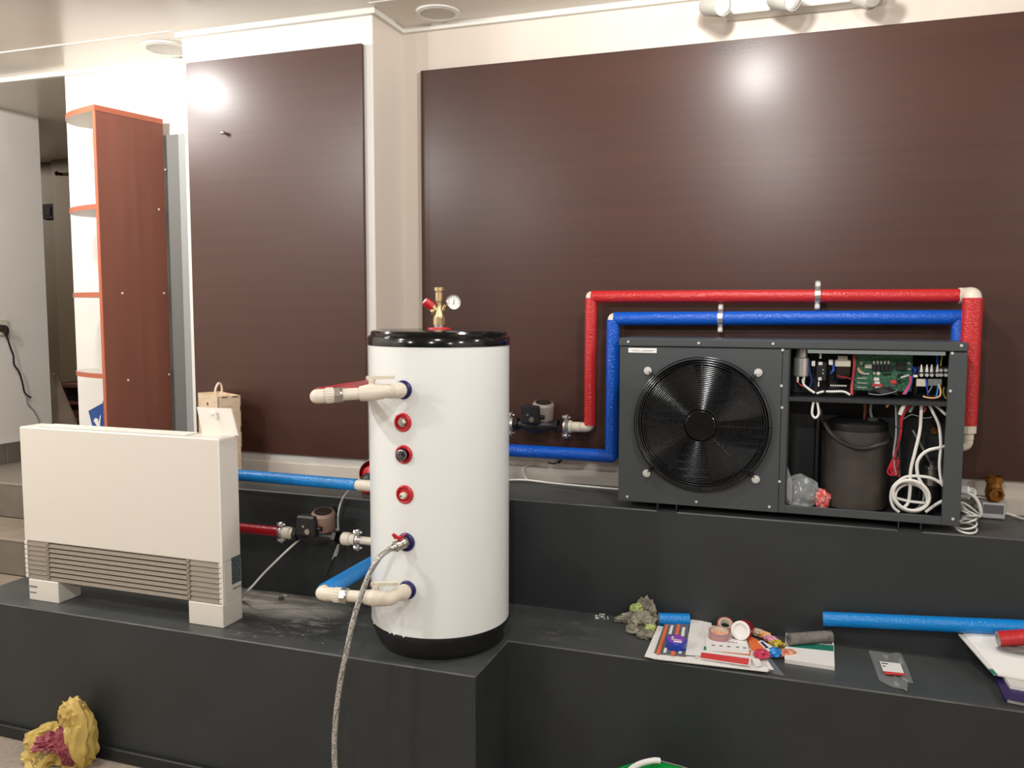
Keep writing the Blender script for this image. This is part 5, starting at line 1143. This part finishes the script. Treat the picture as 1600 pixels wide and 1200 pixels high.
# tape rolls
def roll(c, ax, r, core, w, m_out, m_side, m_core, label, name='tape_roll', sidepart=None):
    t = thing(name, label, 'tape', c); ax = V(ax).normalized(); c = V(c)
    MB().lathe([(core, -w/2), (r, -w/2), (r, w/2), (core, w/2)], c, ax, 40).build('tape', m_out, t)
    MB().lathe([(core, -w/2-0.0003), (core, w/2+0.0003), (core-0.0022, w/2+0.0003), (core-0.0022, -w/2-0.0003), (core, -w/2-0.0003)], c, ax, 32).build('core', m_core, t)
    return t
c = zp(1124, 991, 0.0234+0.012); t1 = roll(c, (0.05, -0.10, 1), 0.0325, 0.026, 0.022, m_tape, m_tape, m_cream, 'pinkish clear tape roll lying on the printed page')
MB().lathe([(0.0, -0.004), (0.0255, -0.004), (0.0255, -0.002), (0.0, -0.002)], c, (0.05, -0.1, 1), 32).build('orange_sticker', mat('pale_orange_sticker', (240, 178, 140), .5, var=((60, 60, 60), .4, .6), rgb2=(226, 140, 100)), t1)
c = zp(1133, 977, 0.0234+0.016); t2 = roll(c, (0.1, -0.55, 0.85), 0.024, 0.018, 0.02, mat('brown_clear_tape', (186, 122, 96), 0.3), m_tape, m_cream, 'small brownish tape roll behind the clear tape roll')
ff = zp(1157, 985, 0.052); ax = (EYE-ff); ax = V((ax.x*0.8+0.05, ax.y, ax.z*0.75)).normalized()
t3 = thing('tape_roll', 'red tape roll with white end facing forward on the heap', 'tape', zp(1163, 985, 0.0234))
bk_ = ff-ax*0.045+V((0.012, 0.012, -0.002))
dax = (ff-bk_).normalized()
MB().lathe([(0.0, 0.0), (0.028, 0.0), (0.028, (ff-bk_).length)], bk_, dax, 40).build('tape', m_redind, t3)
Lr = (ff-bk_).length
MB().lathe([(0.0285, Lr-0.002), (0.0285, Lr+0.002), (0.021, Lr+0.003), (0.0205, Lr-0.003), (0.0, Lr-0.003)], bk_, dax, 40).build('white_end', m_paper, t3)
c = zp(1056.5, 1005, 0.0178+0.014); t4 = thing('tape_roll', 'blue tape roll with purple label lying on the grey striped brochure', 'tape', c)
MB().lathe([(0.0, -0.0135), (0.028, -0.0135), (0.030, -0.012), (0.030, 0.011), (0.028, 0.0125), (0.014, 0.0125)], c, (0.02, -0.12, 1), 40).build('tape', m_tblue, t4)
MB().lathe([(0.026, 0.0127), (0.0, 0.0131)], c, (0.02, -0.12, 1), 36).build('label', m_tpurple, t4)
un = V((0.02, -0.12, 1)).normalized(); rt_ = V((1, 0, -0.02)); fw = un.cross(rt_)
def lab(x0, x1, y0, y1, m, nm): 
    pts = [c+un*0.0133+rt_*x+fw*y for x, y in ((x0, y0), (x1, y0), (x1, y1), (x0, y1))]; MB().prism(pts, un*0.0003).build(nm, m, t4)
lab(-0.006, 0.018, -0.018, -0.010, m_paper, 'white_label'); lab(-0.014, 0.016, -0.006, -0.001, m_cream, 'label_line'); lab(-0.015, -0.009, 0.001, 0.014, m_cream, 'label_line')

# sweets and their wrappers
def wrap(px, py, h, rad, m, label, seed, rot=0.0):
    c = zp(px, py, h)+V((0, 0, rad[2]*0.75))
    o = MB().crumple(c, rad, seed, 0.5, 1.8, 3, floor=ZL+h, rot=rot).build('sweet_wrapper', m); tag(o, label, 'wrapper', 'crumpled sweet wrappers'); return o
wrap(1190, 1027, 0.020, (0.022, 0.020, 0.012), mat('magenta_foil', (196, 62, 92), 0.3), 'crumpled magenta sweet wrapper in front of the orange flyer', 1)
wrap(1205, 1003, 0.004, (0.024, 0.014, 0.010), mat('pink_foil', (232, 140, 172), 0.3, var=((50, 50, 50), .4, .6), rgb2=(240, 200, 210)), 'crumpled pale pink sweet wrapper near the grey foam tube', 2, -0.5)
wrap(1216, 1012, 0.002, (0.024, 0.016, 0.012), mat('yellow_foil', (200, 176, 52), 0.3, var=((60, 60, 60), .45, .55), rgb2=(110, 92, 40)), 'crumpled yellow and brown sweet wrapper left of the grey tube', 3, -0.4)
wrap(1209, 1025, 0.003, (0.022, 0.018, 0.014), mat('blue_foil', (16, 124, 206), 0.28), 'crumpled bright blue sweet wrapper left of the white booklet', 4)
wrap(1229, 1026, 0.002, (0.028, 0.014, 0.012), mat('copper_foil', (196, 106, 78), 0.3, var=((60, 60, 60), .4, .6), rgb2=(226, 176, 150)), 'crumpled copper sweet wrapper touching the white booklet', 5, 0.5)
wrap(1184, 992, 0.004, (0.020, 0.018, 0.010), mat('beige_foil', (206, 186, 160), 0.4), 'crumpled beige sweet wrapper behind the orange flyer', 6)
wrap(1194, 996, 0.003, (0.018, 0.014, 0.010), mat('orange_foil', (238, 160, 90), 0.35, var=((60, 60, 60), .4, .6), rgb2=(246, 220, 170)), 'crumpled orange sweet wrapper beside the beige one', 7)
wrap(1178, 985, 0.004, (0.012, 0.010, 0.012), m_paper, 'small white paper scrap behind the red tape roll', 8)
wrap(1187, 984, 0.002, (0.014, 0.010, 0.008), mat('dark_red_foil', (150, 60, 54), 0.35), 'small dark red wrapper behind the beige one', 9)

# white booklet with green picture and grey foam tube on it
bk2 = thing('booklet', 'white booklet with green picture band right of the heap', 'booklet', zp(1266, 1020))
Q = ((1226, 1036), (1304, 1047.5), (1302, 996), (1228, 992))
def slabq(Q, h0, h1, m, nm, parent): return MB().prism([zp(x, y, h0) for x, y in Q], (0, 0, h1-h0)).build(nm, m, parent)
slabq(Q, 0.0005, 0.011, m_paper2, 'pages', bk2)
Qt = ((1225.5, 1029), (1304, 1040.5), (1302.5, 989), (1228, 985.5))
slabq(Qt, 0.0112, 0.0125, m_paper, 'cover', bk2)
on(bk2, q4(*Qt, 0.06, 0.99, 0.44, 0.62), 0.0126, m_teal, 'green_band'); on(bk2, q4(*Qt, 0.08, 0.40, 0.62, 0.80), 0.0126, m_teal, 'green_band')
for u in (0.50, 0.77): on(bk2, q4(*Qt, u, u+0.19, 0.64, 0.84), 0.0127, m_greyp, 'photo'); on(bk2, q4(*Qt, u+0.02, u+0.17, 0.67, 0.78), 0.0129, m_lip, 'photo_detail')
foam_tube(zp(1232, 999, 0.0126+0.018), zp(1298, 994, 0.0126+0.018), 0.0178, 0.0085, m_foam, 'grey foam tube lying across the white booklet', inner=m_foam)

# zip bag with label
zb_ = thing('zip_bag', 'clear zip bag with a red edged white label lying on the step', 'bag', zp(1392, 1048))
pts = [(1357, 1016), (1374, 1018), (1390, 1021), (1400, 1019), (1408, 1021), (1416, 1038), (1422, 1052), (1427, 1067), (1418, 1066), (1418, 1080), (1410, 1076), (1397, 1074), (1385, 1069), (1374, 1063)]
hs2 = [0.001, 0.004, 0.002, 0.007, 0.004, 0.003, 0.004, 0.006, 0.001, 0.006, 0.004, 0.002, 0.003, 0.002]
cen = zp(1392, 1047, 0.006); ring = [zp(x, y, h_) for (x, y), h_ in zip(pts, hs2)]; n = len(ring)
mid_ = [lerp(p, cen, 0.45)+V((0, 0, 0.0025*math.sin(i*2.1))) for i, p in enumerate(ring)]
vs = ring+mid_+[cen]; fs = [(i, (i+1) % n, n+(i+1) % n, n+i) for i in range(n)]+[(n+i, n+(i+1) % n, 2*n) for i in range(n)]
m0 = len(vs); vs2 = vs+[v-V((0, 0, 0.0012)) for v in vs]; fs2 = fs+[tuple(k+m0 for k in f[::-1]) for f in fs]+[(i, m0+i, m0+(i+1) % n, (i+1) % n) for i in range(n)]
MB().add(vs2, fs2).build('film', m_bagfilm, zb_)
la = [(1374.5, 1033.5), (1406.5, 1037), (1413, 1053.5), (1380.5, 1050)]
lb_ = MB().prism([zp(x, y, 0.0095) for x, y in la], (0, 0, 0.0006)).build('label', m_paper, zb_)
MB().prism([zp(x, y, 0.0103) for x, y in ((1379.5, 1048.5), (1412.3, 1052), (1414, 1055.5), (1383, 1053.5))], (0, 0, 0.0003)).build('red_edge', m_redpr, lb_)
MB().prism([zp(x, y, 0.0103) for x, y in ((1377, 1035.5), (1387, 1036.6), (1387.6, 1038), (1377.6, 1036.9))], (0, 0, 0.0003)).prism([zp(x, y, 0.0103) for x, y in ((1378.5, 1040), (1384, 1040.6), (1384.6, 1041.8), (1379, 1041.2))], (0, 0, 0.0003)).build('label_print', m_ink, lb_)

# right heap of papers at the frame edge
X_ = lambda px, py, h: zp(px, py, h)
def heap(pxs, h0, th, m, name, label, cat='paper'):
    o = MB().prism([zp(px, py, h0) for px, py in pxs], (0, 0, th)).build(name, m); tag(o, label, cat); return o
nb = thing('catalogue', 'thick navy catalogue lowest in the right hand paper heap', 'catalogue', zp(1590, 1090))
Qn = ((1572, 1097), (1690, 1121), (1660, 1052), (1543, 1034))
MB().prism([zp(x, y, 0.0005) for x, y in Qn], (0, 0, 0.017)).build('pages', m_paper2, nb)
Qn2 = ((1570, 1092), (1690, 1116), (1660, 1046), (1541, 1030))
MB().prism([zp(x, y, 0.0177) for x, y in Qn2], (0, 0, 0.0016)).build('cover', m_navyp, nb)
MB().prism([zp(x, y, 0.0005) for x, y in ((1570, 1096), (1573, 1098), (1545, 1035), (1542, 1033))], (0, 0, 0.0186)).build('spine', m_navyp, nb)
# the sheets lean with their back edge against the riser
RV = V((0.20, -0.035, 0.0))
sets = [((1578, 1076), 0.0198, (1545, 1026), 0.010, m_paper2, 'thick white leaflet bundle on the navy catalogue'),
        ((1552, 1055), 0.0310, (1497, 992), 0.004, m_paper2, 'grey white brochure sticking out left in the right heap'),
        ((1556, 1052), 0.0358, (1504, 990), 0.004, m_paper, 'white folded sheet in the right heap'),
        ((1562, 1048), 0.0406, (1508, 988), 0.003, m_paper, 'white sheet second from the top of the right heap'),
        ((1560, 1040), 0.0444, (1512, 986), 0.003, m_paper, 'topmost white sheet of the right heap')]
for i, (fl_, h_, bl_, th, m, lbl) in enumerate(sets):
    FL, BL = zp(fl_[0], fl_[1], h_), P(bl_[0], bl_[1], y=2.705)
    if i == 0: BL = zp(bl_[0], bl_[1], h_); zprev = 0
    else: BL.z = max(BL.z, zprev); zprev = BL.z+th+0.0006
    o = MB().prism([FL, FL+RV, BL+RV, BL], (0, 0, th)).build('leaflet', m); tag(o, lbl, 'paper')
    if i == 1:
        e = (BL-FL); r_u = RV.normalized()
        MB().prism([FL-V((0, 0, .0004)), FL+e*0.12-V((0, 0, .0004)), FL+e*0.12+r_u*0.01-V((0, 0, .0004)), FL+r_u*0.01-V((0, 0, .0004))], (0, 0, th+0.0006)).build('green_tab', m_teal, o)
pn = RV.cross(BL-FL).normalized(); p0 = FL+V((0, 0, 0.003))
def onp(px, py, off):
    q0 = p0+pn*off; d = P(px, py, z=0)-EYE; return EYE+d*((q0-EYE).dot(pn)/d.dot(pn))
def flat(parent, pxs, off, m, name, th=0.0004, label=None):
    o = MB().prism([onp(x, y, off) for x, y in pxs], pn*th).build(name, m, parent)
    if parent is None: tag(o, label, 'flyer')
    return o
cy = flat(None, [(1567, 1038), (1690, 1062), (1690, 1030), (1572, 1014)], 0.0003, m_paper, 'flyer', 0.0012, 'flyer with a cyan stripe under the red tube')
flat(cy, [(1568, 1036), (1690, 1056), (1690, 1052), (1568.5, 1033)], 0.0016, m_bluepr, 'cyan_stripe')
flat(cy, [(1577, 1029), (1592, 1031.5), (1594, 1034), (1578, 1031.5)], 0.0016, m_redpr, 'print_mark')
c_ = onp(1592, 1016, 0.0085)
o = MB().crumple(c_, (0.05, 0.022, 0.006), 14, 0.4, 2.2, 3).build('plastic_bag', m_bagfilm); tag(o, 'crumpled clear plastic film under the red foam tube', 'bag')
a = onp(1559, 998.5, 0.0232); d_ = V((0.155, 0.035, 0)); d_ = (d_-pn*d_.dot(pn)).normalized()
foam_tube(a, a+d_*0.165, 0.0222, 0.0155, m_redin, 'red foam tube piece on top of the right heap')

# plaster crumbs and dust near the platform
for i, (px, py, s, lbl) in enumerate(((440, 937, 0.012, 'brown scrap on the dusty platform behind the fan coil'), (446, 932, 0.008, 'white plaster crumb next to the brown scrap'))):
    o = MB().crumple(zp(px, py)+V((0, 0, s*0.4)), (s, s*0.7, s*0.5), 20+i, 0.5, 1.6, 2, floor=ZL).build('scrap', m_brownpr if False else (mat('brown_scrap', (96, 84, 72), .7) if i == 0 else m_paper2)); tag(o, lbl, 'scrap')
rnd = random.Random(12)
db = MB()
for i in range(26):
    px, py = rnd.uniform(930, 950), rnd.uniform(960, 968)
    q = zp(px, py); db.crumple(q+V((0, 0, 0.002)), (0.003, 0.002, 0.002), i, .4, 1.5, 1, floor=ZL)
for i in range(30):
    px, py = rnd.gauss(470, 55), rnd.gauss(965, 26)
    q = zp(px, py)
    if -2.4 < q.x < -1.30 and 2.15 < q.y < 2.53: s = rnd.uniform(0.0008, 0.002); db.crumple(q+V((0, 0, s*0.4)), (s, s*0.8, s*0.6), i, .4, 1.5, 1, floor=ZL)
o = db.build('plaster_crumbs', m_paper2); o['kind'] = 'stuff'; tag(o, 'scattered white plaster crumbs on the dark platform', 'debris')

# ================================================================== ON THE FLOOR
# crumpled yellow bag
yb = thing('plastic_bag', 'crumpled yellow plastic bag with pink lining on the floor by the platform', 'bag', P(92, 1192, z=0.0))
c = P(92, 1192, z=0.0); Yb = c.y
def yp(px, py, dy=0.0): return P(px, py, y=Yb+dy)
MB().crumple(yp(74, 1180), (0.074, 0.055, 0.062), 31, 0.42, 1.5, 4, floor=0.001, rot=0.2).crumple(yp(72, 1150, 0.03), (0.078, 0.045, 0.036), 32, 0.40, 1.5, 4, floor=0.001, tilt=-0.35).build('lower_fold', m_yel, yb)
MB().crumple(yp(124, 1150, 0.015), (0.055, 0.045, 0.110), 33, 0.38, 1.4, 4, floor=0.001, tilt=-0.05).crumple(yp(114, 1114, 0.015), (0.046, 0.034, 0.044), 35, 0.42, 1.6, 4, tilt=-0.3).crumple(yp(112, 1184, 0.015), (0.052, 0.04, 0.05), 39, 0.4, 1.5, 4, floor=0.001).build('upper_fold', m_yel, yb)
MB().crumple(yp(80, 1160, -0.01), (0.066, 0.040, 0.030), 36, 0.55, 2.2, 4, tilt=-0.25).crumple(yp(104, 1166, -0.02), (0.022, 0.032, 0.056), 37, 0.5, 2.2, 4, tilt=-0.3).build('pink_lining', m_pinkf, yb)
tq = yp(62, 1184, -0.075)
text('bag_print', 'JUMBO', 0.030, tq, (0.78, 0, 0.62), (-0.62, 0.1, 0.78), m_ink, yb)
# green bucket with white handle
bq = P(1036, 1192, y=2.30); zr_ = bq.z; bR = 0.138; bx_, by_ = P(1040, 1192, y=2.30).x, 2.30-bR
bu = thing('bucket', 'green plastic bucket with white handle grip at the bottom frame edge', 'bucket', (bx_, by_, 0))
MB().lathe([(0.0, 0.0), (bR*0.72, 0.0), (bR*0.75, 0.004), (bR*0.96, zr_-0.014), (bR, zr_-0.012), (bR, zr_), (bR*0.955, zr_), (bR*0.93, zr_-0.01), (bR*0.72, 0.006), (0.0, 0.006)], (bx_, by_, 0), n=64).build('pail', m_green, bu)
gp = [P(975, 1213, z=zr_+0.012), P(990, 1199, z=zr_+0.012), P(1005, 1192, z=zr_+0.012), P(1022, 1188.5, z=zr_+0.012), P(1031, 1189, z=zr_+0.010)]
MB().tube(gp, 0.0085, 12).build('handle_grip', m_paper, bu)
hw = [(bx_-bR*1.0, by_, zr_-0.006)]+[tuple(p) for p in gp]+[(bx_+bR*0.75, by_+bR*0.72, zr_+0.006), (bx_+bR, by_, zr_-0.006)]
MB().tube(hw, 0.0022, 6).build('handle_wire', m_zinc, bu)
